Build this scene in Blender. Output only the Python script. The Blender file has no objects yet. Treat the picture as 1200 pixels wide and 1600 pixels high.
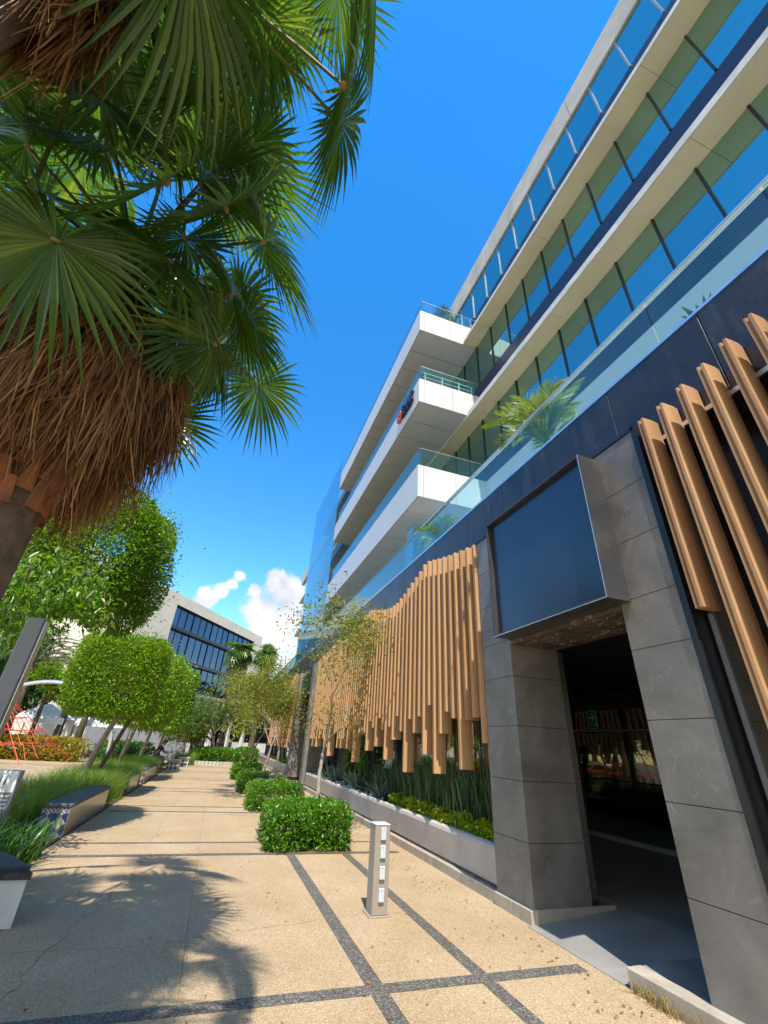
import bpy, math, random
import numpy as np
from mathutils import Vector, Matrix, Euler

# ------------------------------------------------------------------ camera, sky, sun, exposure
SC = bpy.context.scene
COL = SC.collection
cam_d = bpy.data.cameras.new('camera'); cam = bpy.data.objects.new('camera', cam_d); COL.objects.link(cam)
cam_d.sensor_fit = 'VERTICAL'; cam_d.sensor_height = 36.0; cam_d.lens = 660.16 / 1600 * 36
cam_d.clip_start = 0.05; cam_d.clip_end = 3000
YAW, PIT, ROL, EYE = 0.312427, 0.506655, 0.0579533, 1.6
fw = Vector((math.sin(YAW) * math.cos(PIT), math.cos(YAW) * math.cos(PIT), math.sin(PIT)))
r0 = Vector((math.cos(YAW), -math.sin(YAW), 0)); u0 = r0.cross(fw)
rr = math.cos(ROL) * r0 + math.sin(ROL) * u0; uu = -math.sin(ROL) * r0 + math.cos(ROL) * u0
cam.matrix_world = Matrix(((rr.x, uu.x, -fw.x, 0), (rr.y, uu.y, -fw.y, 0), (rr.z, uu.z, -fw.z, EYE), (0, 0, 0, 1)))
SC.camera = cam

SUN_EL, SUN_AZ = math.radians(60), math.radians(190)      # azimuth clockwise from +Y
sun_dir = Vector((math.sin(SUN_AZ) * math.cos(SUN_EL), math.cos(SUN_AZ) * math.cos(SUN_EL), math.sin(SUN_EL)))
sl = bpy.data.lights.new('sun', 'SUN'); sl.energy = 3.0; sl.angle = math.radians(0.53); sl.color = (1.0, 0.95, 0.87)
sun = bpy.data.objects.new('sun', sl); COL.objects.link(sun)
sun.rotation_euler = (-sun_dir).to_track_quat('-Z', 'Y').to_euler()

W = bpy.data.worlds.new('World'); SC.world = W; W.use_nodes = True
def build_world():
    nt = W.node_tree; nt.nodes.clear(); N = nt.nodes.new; L = nt.links.new
    out = N('ShaderNodeOutputWorld'); bg = N('ShaderNodeBackground'); bg.inputs['Strength'].default_value = 0.15
    sky = N('ShaderNodeTexSky'); sky.sky_type = 'NISHITA'; sky.sun_disc = False
    sky.sun_elevation = SUN_EL; sky.sun_rotation = SUN_AZ
    sky.altitude = 1200; sky.air_density = 1.35; sky.dust_density = 0.1; sky.ozone_density = 3.2
    hs = N('ShaderNodeHueSaturation'); hs.inputs['Saturation'].default_value = 1.36; hs.inputs['Value'].default_value = 0.92
    L(sky.outputs[0], hs.inputs['Color'])
    tc = N('ShaderNodeTexCoord')
    # cumulus puffs, then broad unseen ones added behind the camera as white shadow fill: (azimuth deg from +Y, elevation deg, angular radius)
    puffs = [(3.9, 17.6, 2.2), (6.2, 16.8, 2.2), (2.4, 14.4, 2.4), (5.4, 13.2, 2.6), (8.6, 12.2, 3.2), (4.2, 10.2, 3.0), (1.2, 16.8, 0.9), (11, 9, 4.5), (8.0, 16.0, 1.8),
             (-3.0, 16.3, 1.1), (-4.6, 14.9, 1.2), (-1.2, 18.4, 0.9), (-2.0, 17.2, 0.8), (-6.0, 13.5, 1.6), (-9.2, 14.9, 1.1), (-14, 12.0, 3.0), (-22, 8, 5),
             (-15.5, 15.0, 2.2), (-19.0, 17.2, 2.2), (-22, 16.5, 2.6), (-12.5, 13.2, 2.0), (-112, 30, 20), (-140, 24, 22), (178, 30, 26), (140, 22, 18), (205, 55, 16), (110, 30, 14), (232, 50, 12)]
    nz = N('ShaderNodeTexNoise'); nz.inputs['Scale'].default_value = 17; nz.inputs['Detail'].default_value = 9; nz.inputs['Roughness'].default_value = 0.62
    L(tc.outputs['Generated'], nz.inputs['Vector'])
    best = None
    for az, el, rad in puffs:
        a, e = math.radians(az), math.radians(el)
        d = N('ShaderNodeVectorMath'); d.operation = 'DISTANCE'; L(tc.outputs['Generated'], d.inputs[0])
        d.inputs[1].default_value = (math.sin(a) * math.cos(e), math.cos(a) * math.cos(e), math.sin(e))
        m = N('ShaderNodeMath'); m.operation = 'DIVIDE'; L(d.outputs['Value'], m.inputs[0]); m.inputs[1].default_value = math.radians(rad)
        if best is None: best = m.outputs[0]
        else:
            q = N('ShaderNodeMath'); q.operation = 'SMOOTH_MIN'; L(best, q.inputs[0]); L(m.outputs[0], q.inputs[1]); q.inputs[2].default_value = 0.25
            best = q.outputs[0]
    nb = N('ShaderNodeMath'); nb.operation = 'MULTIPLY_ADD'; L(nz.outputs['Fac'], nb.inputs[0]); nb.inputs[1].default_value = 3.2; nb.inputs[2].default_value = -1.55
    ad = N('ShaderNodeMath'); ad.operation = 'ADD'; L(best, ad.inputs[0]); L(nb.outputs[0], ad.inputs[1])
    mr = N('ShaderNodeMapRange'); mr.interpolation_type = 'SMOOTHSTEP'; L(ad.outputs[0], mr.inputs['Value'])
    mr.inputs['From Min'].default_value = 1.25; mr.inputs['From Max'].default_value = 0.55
    n2 = N('ShaderNodeTexNoise'); n2.inputs['Scale'].default_value = 13; n2.inputs['Detail'].default_value = 6
    L(tc.outputs['Generated'], n2.inputs['Vector'])
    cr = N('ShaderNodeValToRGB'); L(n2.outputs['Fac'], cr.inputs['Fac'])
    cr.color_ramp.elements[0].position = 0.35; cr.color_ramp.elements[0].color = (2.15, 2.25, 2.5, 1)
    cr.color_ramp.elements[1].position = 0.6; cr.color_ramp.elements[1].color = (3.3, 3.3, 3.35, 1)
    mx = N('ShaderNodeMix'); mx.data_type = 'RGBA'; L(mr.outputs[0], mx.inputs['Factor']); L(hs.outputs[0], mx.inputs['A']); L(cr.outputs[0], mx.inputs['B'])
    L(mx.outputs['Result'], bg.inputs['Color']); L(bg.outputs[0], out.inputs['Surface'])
build_world()
SC.view_settings.view_transform = 'Standard'; SC.view_settings.look = 'None'; SC.view_settings.gamma = 1.0
SC.view_settings.use_curve_mapping = False; SC.view_settings.exposure = 1.22
SC.cycles.max_bounces = 10; SC.cycles.transparent_max_bounces = 16; SC.cycles.diffuse_bounces = 4; SC.cycles.glossy_bounces = 5

# ------------------------------------------------------------------ helpers
random.seed(7); RNG = np.random.default_rng(11)
PI = math.pi

class MB:
    """collects shapes and links them as ONE mesh object"""
    def __init__(s): s.v = []; s.f = []; s.m = []
    def add(s, vs, fs, mi=0):
        b = len(s.v); s.v.extend([tuple(p) for p in vs]); s.f.extend([tuple(i + b for i in f) for f in fs]); s.m.extend([mi] * len(fs)); return s
    def box(s, x0, x1, y0, y1, z0, z1, mi=0):
        v = [(x0, y0, z0), (x1, y0, z0), (x1, y1, z0), (x0, y1, z0), (x0, y0, z1), (x1, y0, z1), (x1, y1, z1), (x0, y1, z1)]
        return s.add(v, [(0, 3, 2, 1), (4, 5, 6, 7), (0, 1, 5, 4), (1, 2, 6, 5), (2, 3, 7, 6), (3, 0, 4, 7)], mi)
    def bev(s, x0, x1, y0, y1, z0, z1, b=0.01, mi=0):
        """box with chamfered edges"""
        o = [[x0, x1], [y0, y1], [z0, z1]]; V = []; idx = {}
        for ix in (0, 1):
            for iy in (0, 1):
                for iz in (0, 1):
                    c = (o[0][ix], o[1][iy], o[2][iz]); sg = (1 - 2 * ix, 1 - 2 * iy, 1 - 2 * iz)
                    for k in range(3):
                        p = [c[j] + (0 if j == k else sg[j] * b) for j in range(3)]
                        idx[(ix, iy, iz, k)] = len(V); V.append(p)
        F = []
        def quad(k, side):
            a, c = [j for j in range(3) if j != k]
            q = []
            for (i, j) in ((0, 0), (1, 0), (1, 1), (0, 1)):
                t = [0, 0, 0]; t[k] = side; t[a] = i; t[c] = j; q.append(idx[(*t, k)])
            flip = (side == 1) == (k == 1)
            F.append(tuple(q[::-1] if flip else q) if True else None)
        for k in range(3): quad(k, 0); quad(k, 1)
        for k in range(3):
            a, c = [j for j in range(3) if j != k]
            for i in (0, 1):
                for j in (0, 1):
                    t0 = [0, 0, 0]; t0[a] = i; t0[c] = j; t1 = list(t0); t0[k] = 0; t1[k] = 1
                    F.append((idx[(*t0, a)], idx[(*t1, a)], idx[(*t1, c)], idx[(*t0, c)]))
        for ix in (0, 1):
            for iy in (0, 1):
                for iz in (0, 1): F.append(tuple(idx[(ix, iy, iz, k)] for k in range(3)))
        return s.add(V, F, mi)
    def prism(s, poly, z0, z1, mi=0):
        n = len(poly); v = [(x, y, z0) for x, y in poly] + [(x, y, z1) for x, y in poly]
        return s.add(v, [tuple(range(n))[::-1], tuple(range(n, 2 * n))] + [(i, (i + 1) % n, n + (i + 1) % n, n + i) for i in range(n)], mi)
    def prism_y(s, poly, y0, y1, mi=0):
        """poly in x,z swept along y"""
        n = len(poly); v = [(x, y0, z) for x, z in poly] + [(x, y1, z) for x, z in poly]
        return s.add(v, [tuple(range(n)), tuple(range(n, 2 * n))[::-1]] + [(i, n + i, n + (i + 1) % n, (i + 1) % n) for i in range(n)], mi)
    def tube(s, pts, rad, seg=8, mi=0, cap=True):
        pts = [Vector(p) for p in pts]; n = len(pts)
        if not hasattr(rad, '__len__'): rad = [rad] * n
        V = []; F = []; ref = Vector((0.31, 0.17, 0.93)).normalized(); prev = None
        for i, p in enumerate(pts):
            t = (pts[min(i + 1, n - 1)] - pts[max(i - 1, 0)])
            if t.length < 1e-9: t = Vector((0, 0, 1))
            t.normalize()
            a = prev - t * prev.dot(t) if prev else (ref - t * ref.dot(t))
            if a.length < 1e-4: a = t.orthogonal()
            a.normalize(); prev = a; b = t.cross(a)
            for k in range(seg):
                an = 2 * PI * k / seg; V.append(p + (a * math.cos(an) + b * math.sin(an)) * rad[i])
        for i in range(n - 1):
            for k in range(seg):
                k2 = (k + 1) % seg; F.append((i * seg + k, i * seg + k2, (i + 1) * seg + k2, (i + 1) * seg + k))
        if cap: F.append(tuple(range(seg))[::-1]); F.append(tuple(range((n - 1) * seg, n * seg)))
        return s.add(V, F, mi)
    def quad(s, a, b, c, d, mi=0): return s.add([a, b, c, d], [(0, 1, 2, 3)], mi)
    def blob(s, c, rx, ry, rz, mi=0, seg=10, rings=6, jit=0.0):
        V = [(c[0], c[1], c[2] + rz)]; F = []
        for i in range(1, rings):
            th = PI * i / rings
            for k in range(seg):
                an = 2 * PI * k / seg; j = 1 + random.uniform(-jit, jit)
                V.append((c[0] + rx * j * math.sin(th) * math.cos(an), c[1] + ry * j * math.sin(th) * math.sin(an), c[2] + rz * j * math.cos(th)))
        V.append((c[0], c[1], c[2] - rz)); e = len(V) - 1
        for k in range(seg): F.append((0, 1 + k, 1 + (k + 1) % seg))
        for i in range(rings - 2):
            for k in range(seg):
                a = 1 + i * seg + k; b = 1 + i * seg + (k + 1) % seg; F.append((a, a + seg, b + seg, b))
        b0 = 1 + (rings - 2) * seg
        for k in range(seg): F.append((b0 + k, e, b0 + (k + 1) % seg))
        return s.add(V, F, mi)
    def build(s, name, mats, parent=None, smooth=False):
        if not isinstance(mats, (list, tuple)): mats = [mats]
        me = bpy.data.meshes.new(name); me.from_pydata(s.v, [], s.f)
        for m in mats: me.materials.append(m)
        if len(mats) > 1: me.polygons.foreach_set('material_index', s.m)
        if smooth: me.polygons.foreach_set('use_smooth', [True] * len(me.polygons))
        me.update()
        return link(name, me, parent)

def link(name, me, parent=None):
    o = bpy.data.objects.new(name, me); COL.objects.link(o)
    if parent is not None:
        o.parent = parent
        if parent.type == 'EMPTY' and not parent.get('local'):
            o.matrix_parent_inverse = Matrix.Translation(-Vector(parent.location))
    return o
def np_mesh(name, V, F, mats, parent=None, smooth=False, mi=None):
    """fast mesh from arrays: V (n,3), F (m,k)"""
    V = np.asarray(V, dtype=np.float32).reshape(-1, 3); F = np.asarray(F, dtype=np.int32)
    me = bpy.data.meshes.new(name); k = F.shape[1]; m = F.shape[0]
    me.vertices.add(len(V)); me.vertices.foreach_set('co', V.ravel())
    me.loops.add(m * k); me.loops.foreach_set('vertex_index', F.ravel())
    me.polygons.add(m); me.polygons.foreach_set('loop_start', np.arange(m, dtype=np.int32) * k)
    me.polygons.foreach_set('loop_total', np.full(m, k, dtype=np.int32))
    if not isinstance(mats, (list, tuple)): mats = [mats]
    for x in mats: me.materials.append(x)
    if mi is not None: me.polygons.foreach_set('material_index', np.asarray(mi, dtype=np.int32))
    if smooth: me.polygons.foreach_set('use_smooth', np.ones(m, dtype=bool))
    me.update(calc_edges=True); me.validate()
    return link(name, me, parent)
def tag(o, label=None, cat=None, group=None, kind=None):
    if label: o['label'] = label
    if cat: o['category'] = cat
    if group: o['group'] = group
    if kind: o['kind'] = kind
    return o
def thing(name, label, cat, loc=(0, 0, 0), group=None, local=False, rz=0.0):
    """an Empty at the base of a thing; local=True: its parts are built round its own origin"""
    o = bpy.data.objects.new(name, None); COL.objects.link(o); o.location = loc; o.rotation_euler = (0, 0, rz)
    o.empty_display_size = 0.2
    if local: o['local'] = 1
    return tag(o, label, cat, group)
def copy_tree(o, parent=None):
    c = o.copy(); COL.objects.link(c); c.parent = parent
    if parent is not None: c.matrix_parent_inverse = o.matrix_parent_inverse.copy()
    for ch in list(o.children): copy_tree(ch, c)
    return c

# ------------------------------------------------------------------ materials
def srgb(r, g, b):
    f = lambda c: ((c / 255 + 0.055) / 1.055) ** 2.4 if c > 10 else c / 255 / 12.92
    return (f(r), f(g), f(b), 1)
class Mat:
    def __init__(s, name):
        s.m = bpy.data.materials.new(name); s.m.use_nodes = True; s.nt = s.m.node_tree; s.nt.nodes.clear()
        s.out = s.n('ShaderNodeOutputMaterial')
    def n(s, t, **kw):
        x = s.nt.nodes.new(t)
        for k, v in kw.items():
            if k in x.inputs: s.set(x.inputs[k], v)
            else: setattr(x, k, v)
        return x
    def set(s, inp, v):
        if isinstance(v, bpy.types.NodeSocket): s.nt.links.new(v, inp)
        else:
            if inp.type == 'RGBA' and len(v) == 3: v = (*v, 1)
            inp.default_value = v
    def coords(s, kind='Object', scale=(1, 1, 1)):
        tc = s.n('ShaderNodeTexCoord'); mp = s.n('ShaderNodeMapping'); s.set(mp.inputs['Vector'], tc.outputs[kind]); mp.inputs['Scale'].default_value = scale
        return mp.outputs[0]
    def noise(s, scale, detail=4, rough=0.55, vec=None, dist=0):
        x = s.n('ShaderNodeTexNoise'); x.inputs['Scale'].default_value = scale; x.inputs['Detail'].default_value = detail
        x.inputs['Roughness'].default_value = rough; x.inputs['Distortion'].default_value = dist
        if vec is not None: s.set(x.inputs['Vector'], vec)
        return x.outputs['Fac']
    def ramp(s, fac, stops, interp='LINEAR'):
        x = s.n('ShaderNodeValToRGB'); s.set(x.inputs['Fac'], fac); e = x.color_ramp.elements; x.color_ramp.interpolation = interp
        while len(e) < len(stops): e.new(0.5)
        for i, (p, c) in enumerate(stops): e[i].position = p; e[i].color = (*c[:3], 1)
        return x.outputs['Color']
    def mix(s, fac, a, b, blend='MIX'):
        x = s.n('ShaderNodeMix', data_type='RGBA', blend_type=blend); s.set(x.inputs['Factor'], fac); s.set(x.inputs['A'], a); s.set(x.inputs['B'], b)
        return x.outputs['Result']
    def math(s, op, a, b=0.0, c=0.0):
        x = s.n('ShaderNodeMath', operation=op); s.set(x.inputs[0], a); s.set(x.inputs[1], b); s.set(x.inputs[2], c); return x.outputs[0]
    def bump(s, h, strength=0.3, dist=0.01):
        x = s.n('ShaderNodeBump'); x.inputs['Strength'].default_value = strength; x.inputs['Distance'].default_value = dist; s.set(x.inputs['Height'], h); return x.outputs[0]
    def principled(s, col, rough=0.6, metal=0.0, ior=1.5, normal=None, spec=0.5):
        b = s.n('ShaderNodeBsdfPrincipled'); s.set(b.inputs['Base Color'], col); s.set(b.inputs['Roughness'], rough); s.set(b.inputs['Metallic'], metal)
        b.inputs['IOR'].default_value = ior; b.inputs['Specular IOR Level'].default_value = spec
        if normal is not None: s.set(b.inputs['Normal'], normal)
        return b.outputs[0]
    def done(s, sh): s.nt.links.new(sh, s.out.inputs['Surface']); return s.m

def m_plain(name, col, rough=0.6, metal=0.0, var=0.15, scale=6.0, ior=1.5, bump=0.0, bscale=60):
    M = Mat(name); v = M.coords()
    f = M.noise(scale, 6, 0.6, v); a = tuple(c * (1 - var) for c in col[:3]); b = tuple(min(1, c * (1 + var)) for c in col[:3])
    c = M.ramp(f, [(0.3, a), (0.7, b)])
    nm = M.bump(M.noise(bscale, 5, 0.6, v), bump, 0.01) if bump else None
    rg = M.math('MULTIPLY_ADD', f, 0.2, rough - 0.1)
    return M.done(M.principled(c, rg, metal, ior, nm))

def m_leaf(name, dark, light, tip=None, trans=0.35, rough=0.42, spec=0.5):
    """leaf: each leaf island its own tint, light passing through"""
    M = Mat(name); g = M.n('ShaderNodeNewGeometry'); ri = g.outputs['Random Per Island']
    stops = [(0.0, dark), (0.75, light)] + ([(0.97, tip)] if tip else [])
    c = M.ramp(ri, stops)
    v = M.coords(); c = M.mix(M.math('MULTIPLY', M.noise(1.6, 3, 0.5, v), 0.55), c, (dark[0] * 0.75, dark[1] * 0.8, dark[2] * 0.7))
    p = M.principled(c, rough, spec=spec)
    t = M.n('ShaderNodeBsdfTranslucent'); M.set(t.inputs['Color'], M.mix(1.0, c, (1.7, 1.55, 0.7), 'MULTIPLY'))
    x = M.n('ShaderNodeMixShader'); x.inputs[0].default_value = trans; M.set(x.inputs[1], p); M.set(x.inputs[2], t.outputs[0])
    return M.done(x.outputs[0])

def m_paving(name, base, dark, specks, dirt=True, scale=95):
    M = Mat(name); v = M.coords('Object')
    vo = M.n('ShaderNodeTexVoronoi'); vo.inputs['Scale'].default_value = scale; M.set(vo.inputs['Vector'], v)
    w = M.n('ShaderNodeSeparateColor'); M.set(w.inputs[0], vo.outputs['Color'])
    c = M.ramp(w.outputs[0], [(0.0, dark), (0.35, base), (0.8, base), (1.0, specks)])
    edge = M.math('LESS_THAN', 0.62, vo.outputs['Distance'])
    c = M.mix(M.math('MULTIPLY', edge, 0.45), c, tuple(x * 0.55 for x in base))
    big = M.noise(0.9, 6, 0.62, v, 0.4)
    c = M.mix(M.ramp(big, [(0.35, (0, 0, 0)), (0.75, (0.75, 0.75, 0.75))]), c, M.mix(1.0, c, (0.72, 0.66, 0.58), 'MULTIPLY'))
    st = M.noise(5.0, 5, 0.7, v, 1.0)
    c = M.mix(M.ramp(st, [(0.6, (0, 0, 0)), (0.75, (0.5, 0.5, 0.5))]), c, M.mix(1.0, c, (0.6, 0.5, 0.4), 'MULTIPLY'))
    nm = M.bump(vo.outputs['Distance'], 0.35, 0.006)
    return M.done(M.principled(c, 0.78, normal=nm))

def m_stone(name, col, var=0.35, rough=0.45, ior=1.5, vein=0.25, scale=1.6, smear=False):
    M = Mat(name); v = M.coords('Object')
    n1 = M.noise(scale, 8, 0.62, v, 0.6); a = tuple(c * (1 - var) for c in col[:3]); b = tuple(c * (1 + var) for c in col[:3])
    c = M.ramp(n1, [(0.3, a), (0.7, b)])
    n3 = M.noise(38, 4, 0.7, v); c = M.mix(M.math('MULTIPLY', n3, 0.35), c, tuple(x * 0.6 for x in col[:3]))
    vv = M.noise(2.1, 5, 0.6, v, 1.4); ridge = M.math('SUBTRACT', 1.0, M.math('MULTIPLY', M.math('ABSOLUTE', M.math('SUBTRACT', vv, 0.5)), 60.0))
    brk = M.noise(3.1, 3, 0.6, v)
    ridge = M.math('MULTIPLY', M.math('MAXIMUM', ridge, 0.0), M.math('MULTIPLY', M.math('GREATER_THAN', brk, 0.53), vein))
    c = M.mix(ridge, c, (0.55, 0.5, 0.45))
    if smear:
        vs = M.coords('Object', (3, 3, 0.35)); s2 = M.noise(2.2, 6, 0.65, vs)
        c = M.mix(M.ramp(s2, [(0.52, (0, 0, 0)), (0.72, (0.5, 0.5, 0.5))]), c, tuple(min(1, x * 2.4 + 0.02) for x in col[:3]))
    nm = M.bump(M.noise(25, 6, 0.6, v), 0.12, 0.01)
    rg = M.ramp(n1, [(0.3, (rough - 0.08,) * 3), (0.7, (rough + 0.12,) * 3)])
    return M.done(M.principled(c, rg, ior=ior, normal=nm))

def m_glass(name, tint, refl=0.09, film=0.10, filmcol=(0.55, 0.8, 0.8)):
    M = Mat(name); v = M.coords('Object', (1, 1, 0.4))
    tr = M.n('ShaderNodeBsdfTransparent'); M.set(tr.inputs['Color'], tint)
    gl = M.n('ShaderNodeBsdfGlossy'); gl.inputs['Roughness'].default_value = 0.02; gl.inputs['Color'].default_value = (0.85, 0.95, 0.95, 1)
    lw = M.n('ShaderNodeLayerWeight'); lw.inputs['Blend'].default_value = 0.5
    f = M.math('ADD', M.math('MULTIPLY', M.math('POWER', lw.outputs['Facing'], 4.0), 0.8), refl)
    x = M.n('ShaderNodeMixShader'); M.set(x.inputs[0], f); M.set(x.inputs[1], tr.outputs[0]); M.set(x.inputs[2], gl.outputs[0])
    d = M.n('ShaderNodeBsdfDiffuse'); M.set(d.inputs['Color'], filmcol)
    t2 = M.n('ShaderNodeBsdfTranslucent'); M.set(t2.inputs['Color'], filmcol)
    dd = M.n('ShaderNodeMixShader'); dd.inputs[0].default_value = 0.5; M.set(dd.inputs[1], d.outputs[0]); M.set(dd.inputs[2], t2.outputs[0])
    y = M.n('ShaderNodeMixShader'); M.set(y.inputs[0], M.math('MULTIPLY', M.noise(1.7, 5, 0.6, v), film * 2)); M.set(y.inputs[1], x.outputs[0]); M.set(y.inputs[2], dd.outputs[0])
    return M.done(y.outputs[0])

def m_window(name, tint, body, fac=0.8, wave=0.012):
    """coated office glass: strong tinted mirror over a dark body"""
    M = Mat(name); v = M.coords('Object')
    nm = M.bump(M.noise(0.55, 2, 0.5, v), wave, 1.0)
    gl = M.n('ShaderNodeBsdfGlossy'); gl.inputs['Roughness'].default_value = 0.015; M.set(gl.inputs['Normal'], nm)
    lw = M.n('ShaderNodeLayerWeight'); lw.inputs['Blend'].default_value = 0.3
    oi = M.n('ShaderNodeObjectInfo'); tn = M.mix(1.0, (*tint, 1), M.ramp(oi.outputs['Random'], [(0.0, (0.84, 0.86, 0.9)), (1.0, (1.08, 1.05, 1.02))]), 'MULTIPLY')
    M.set(gl.inputs['Color'], M.mix(M.math('MULTIPLY', lw.outputs['Fresnel'], 0.6), tn, (0.9, 0.95, 0.97)))
    d = M.n('ShaderNodeBsdfDiffuse'); M.set(d.inputs['Color'], M.ramp(M.noise(0.4, 3, 0.5, v), [(0.3, tuple(c * 0.7 for c in body)), (0.7, tuple(c * 1.3 for c in body))]))
    x = M.n('ShaderNodeMixShader'); x.inputs[0].default_value = fac; M.set(x.inputs[1], d.outputs[0]); M.set(x.inputs[2], gl.outputs[0])
    return M.done(x.outputs[0])

def m_tiles(name):
    """talavera tiles: cream diamonds on cobalt with a small patterned border row on top"""
    M = Mat(name); tc = M.n('ShaderNodeTexCoord'); sp = M.n('ShaderNodeSeparateXYZ'); M.set(sp.inputs[0], tc.outputs['Object'])
    u = M.math('ADD', sp.outputs[0], sp.outputs[1]); z = sp.outputs[2]
    S = 1 / 0.20
    a = M.math('FLOOR', M.math('MULTIPLY', M.math('ADD', M.math('ADD', u, z), 0.16), S)); b = M.math('FLOOR', M.math('MULTIPLY', M.math('ADD', M.math('SUBTRACT', u, z), 0.16), S))
    par = M.math('MODULO', M.math('ABSOLUTE', M.math('ADD', a, b)), 2.0)
    dia = M.mix(M.math('GREATER_THAN', par, 0.5), (0.66, 0.62, 0.45), (0.012, 0.022, 0.22))
    ch = M.n('ShaderNodeTexChecker'); ch.inputs['Scale'].default_value = 34; M.set(ch.inputs['Vector'], tc.outputs['Object'])
    bd = M.mix(ch.outputs['Fac'], (0.06, 0.08, 0.22), (0.55, 0.52, 0.42))
    c = M.mix(M.math('GREATER_THAN', z, 0.335), dia, bd)
    gu = M.math('LESS_THAN', M.math('FRACT', M.math('MULTIPLY', u, 1 / 0.1485)), 0.03)
    c = M.mix(gu, c, (0.45, 0.42, 0.36))
    c = M.mix(M.math('MULTIPLY', M.noise(9, 5, 0.6, tc.outputs['Object']), 0.3), c, (0.3, 0.26, 0.2))
    return M.done(M.principled(c, 0.22))

PAVE = m_paving('exposed_aggregate', (0.46, 0.338, 0.195), (0.30, 0.205, 0.11), (0.61, 0.51, 0.36), scale=115)
PAVE_D = m_paving('dark_aggregate', (0.125, 0.115, 0.098), (0.04, 0.037, 0.034), (0.32, 0.29, 0.24), scale=80)
SAND = m_paving('sand_paving', (0.46, 0.335, 0.21), (0.38, 0.275, 0.17), (0.52, 0.41, 0.29), scale=40)
SOIL = m_plain('soil', (0.12, 0.085, 0.055), 0.95, var=0.5, scale=9, bump=0.6, bscale=30)
DIRT = m_plain('dry_earth', (0.2, 0.15, 0.1), 0.95, var=0.3, scale=3, bump=0.4)
CRACK = m_plain('joint_black', (0.03, 0.028, 0.026), 0.9)
CRACK2 = m_plain('joint_brown', (0.19, 0.14, 0.085), 0.9)
STONE = m_stone('dark_stone_tile', (0.20, 0.18, 0.16), 0.38, 0.42, vein=0.16)
STONE_B = m_stone('polished_black_band', (0.030, 0.029, 0.032), vein=0.05, rough=0.34, ior=1.5, smear=True)
STONE_K = m_stone('black_stone', (0.012, 0.012, 0.013), vein=0.03, rough=0.35)
TRAV = m_stone('beige_skirting', (0.42, 0.36, 0.28), 0.25, 0.6, vein=0.1, scale=3)
RAMPM = m_stone('grey_floor_tile', (0.30, 0.285, 0.265), 0.2, 0.4, vein=0.05)
CONC = m_plain('smooth_concrete', (0.44, 0.385, 0.345), 0.7, var=0.12, scale=2.5, bump=0.08)
CONC_W = m_stone('weathered_concrete', (0.52, 0.50, 0.46), 0.16, 0.8, vein=0.05, scale=1.2)
def m_wood():
    M = Mat('louvre_timber'); v = M.coords('Object', (14, 14, 0.8))
    c = M.ramp(M.noise(3.0, 6, 0.6, v), [(0.3, (0.46, 0.25, 0.112)), (0.7, (0.60, 0.345, 0.165))])
    oi = M.n('ShaderNodeObjectInfo'); c = M.mix(1.0, c, M.ramp(oi.outputs['Random'], [(0.0, (0.78, 0.76, 0.74)), (0.5, (1, 1, 1)), (1.0, (1.0, 1.03, 1.06))]), 'MULTIPLY')
    gr = M.noise(6, 7, 0.7, M.coords('Object', (40, 40, 1.4)), 0.6); c = M.mix(M.ramp(gr, [(0.55, (0, 0, 0)), (0.72, (0.35, 0.35, 0.35))]), c, (0.26, 0.13, 0.055))
    return M.done(M.principled(c, M.ramp(M.noise(9, 4, 0.6, v), [(0.3, (0.42,) * 3), (0.7, (0.6,) * 3)])))
WOOD = m_wood()
WHITEP = m_plain('white_cladding', (0.60, 0.595, 0.60), 0.38, var=0.03, scale=0.7)
SOFF = m_plain('grey_soffit', (0.58, 0.60, 0.64), 0.6, var=0.06, scale=0.8)
BEIGE = m_stone('beige_render', (0.80, 0.71, 0.50), 0.10, 0.8, vein=0.0, scale=0.8)
SLABW = m_stone('stained_white_edge', (0.66, 0.65, 0.63), 0.2, 0.7, vein=0.0, scale=3)
PARA = m_stone('stained_parapet', (0.50, 0.48, 0.44), 0.22, 0.8, vein=0.0, scale=1.3)
SPAN = m_plain('navy_spandrel', (0.016, 0.02, 0.045), 0.35, var=0.25, scale=0.7, ior=1.5)
BLACK = m_plain('black_metal', (0.012, 0.012, 0.014), 0.4)
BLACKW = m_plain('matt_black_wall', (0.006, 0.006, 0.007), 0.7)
ALU = m_plain('aluminium', (0.72, 0.73, 0.75), 0.3, 0.85, var=0.05)
STEEL = m_plain('grey_steel', (0.33, 0.33, 0.34), 0.45, 0.6, var=0.05)
GREYP = m_plain('grey_paint_post', (0.22, 0.22, 0.235), 0.45, var=0.06)
TAUPE = m_plain('taupe_powder_coat', (0.30, 0.262, 0.215), 0.5, var=0.05)
LGREY = m_plain('light_grey_plastic', (0.52, 0.55, 0.60), 0.4, var=0.04)
SIGNF = m_plain('glossy_blank_panel', (0.016, 0.021, 0.045), 0.27, var=0.2, scale=0.6, ior=1.75)
GLASS_R = m_glass('railing_glass', (0.76, 0.93, 0.95), 0.02, 0.04, (0.42, 0.70, 0.72))
GLASS_H = m_glass('shop_glass', (0.55, 0.57, 0.56), 0.24, 0.0)
GLASS_S = m_glass('screen_glass', (0.55, 0.80, 0.90), 0.08, 0.12, (0.30, 0.55, 0.72))
WIN_T = m_window('teal_window_glass', (0.34, 0.58, 0.54), (0.022, 0.10, 0.125), 0.84)
WIN_S = m_window('shop_window_glass', (0.34, 0.36, 0.36), (0.006, 0.007, 0.008), 0.7)
WIN_D = m_window('dark_door_glass', (0.62, 0.62, 0.58), (0.003, 0.003, 0.003), 0.8)
WIN_F = m_window('far_window_glass', (0.13, 0.15, 0.20), (0.02, 0.024, 0.035), 0.75, 0.02)
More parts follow.
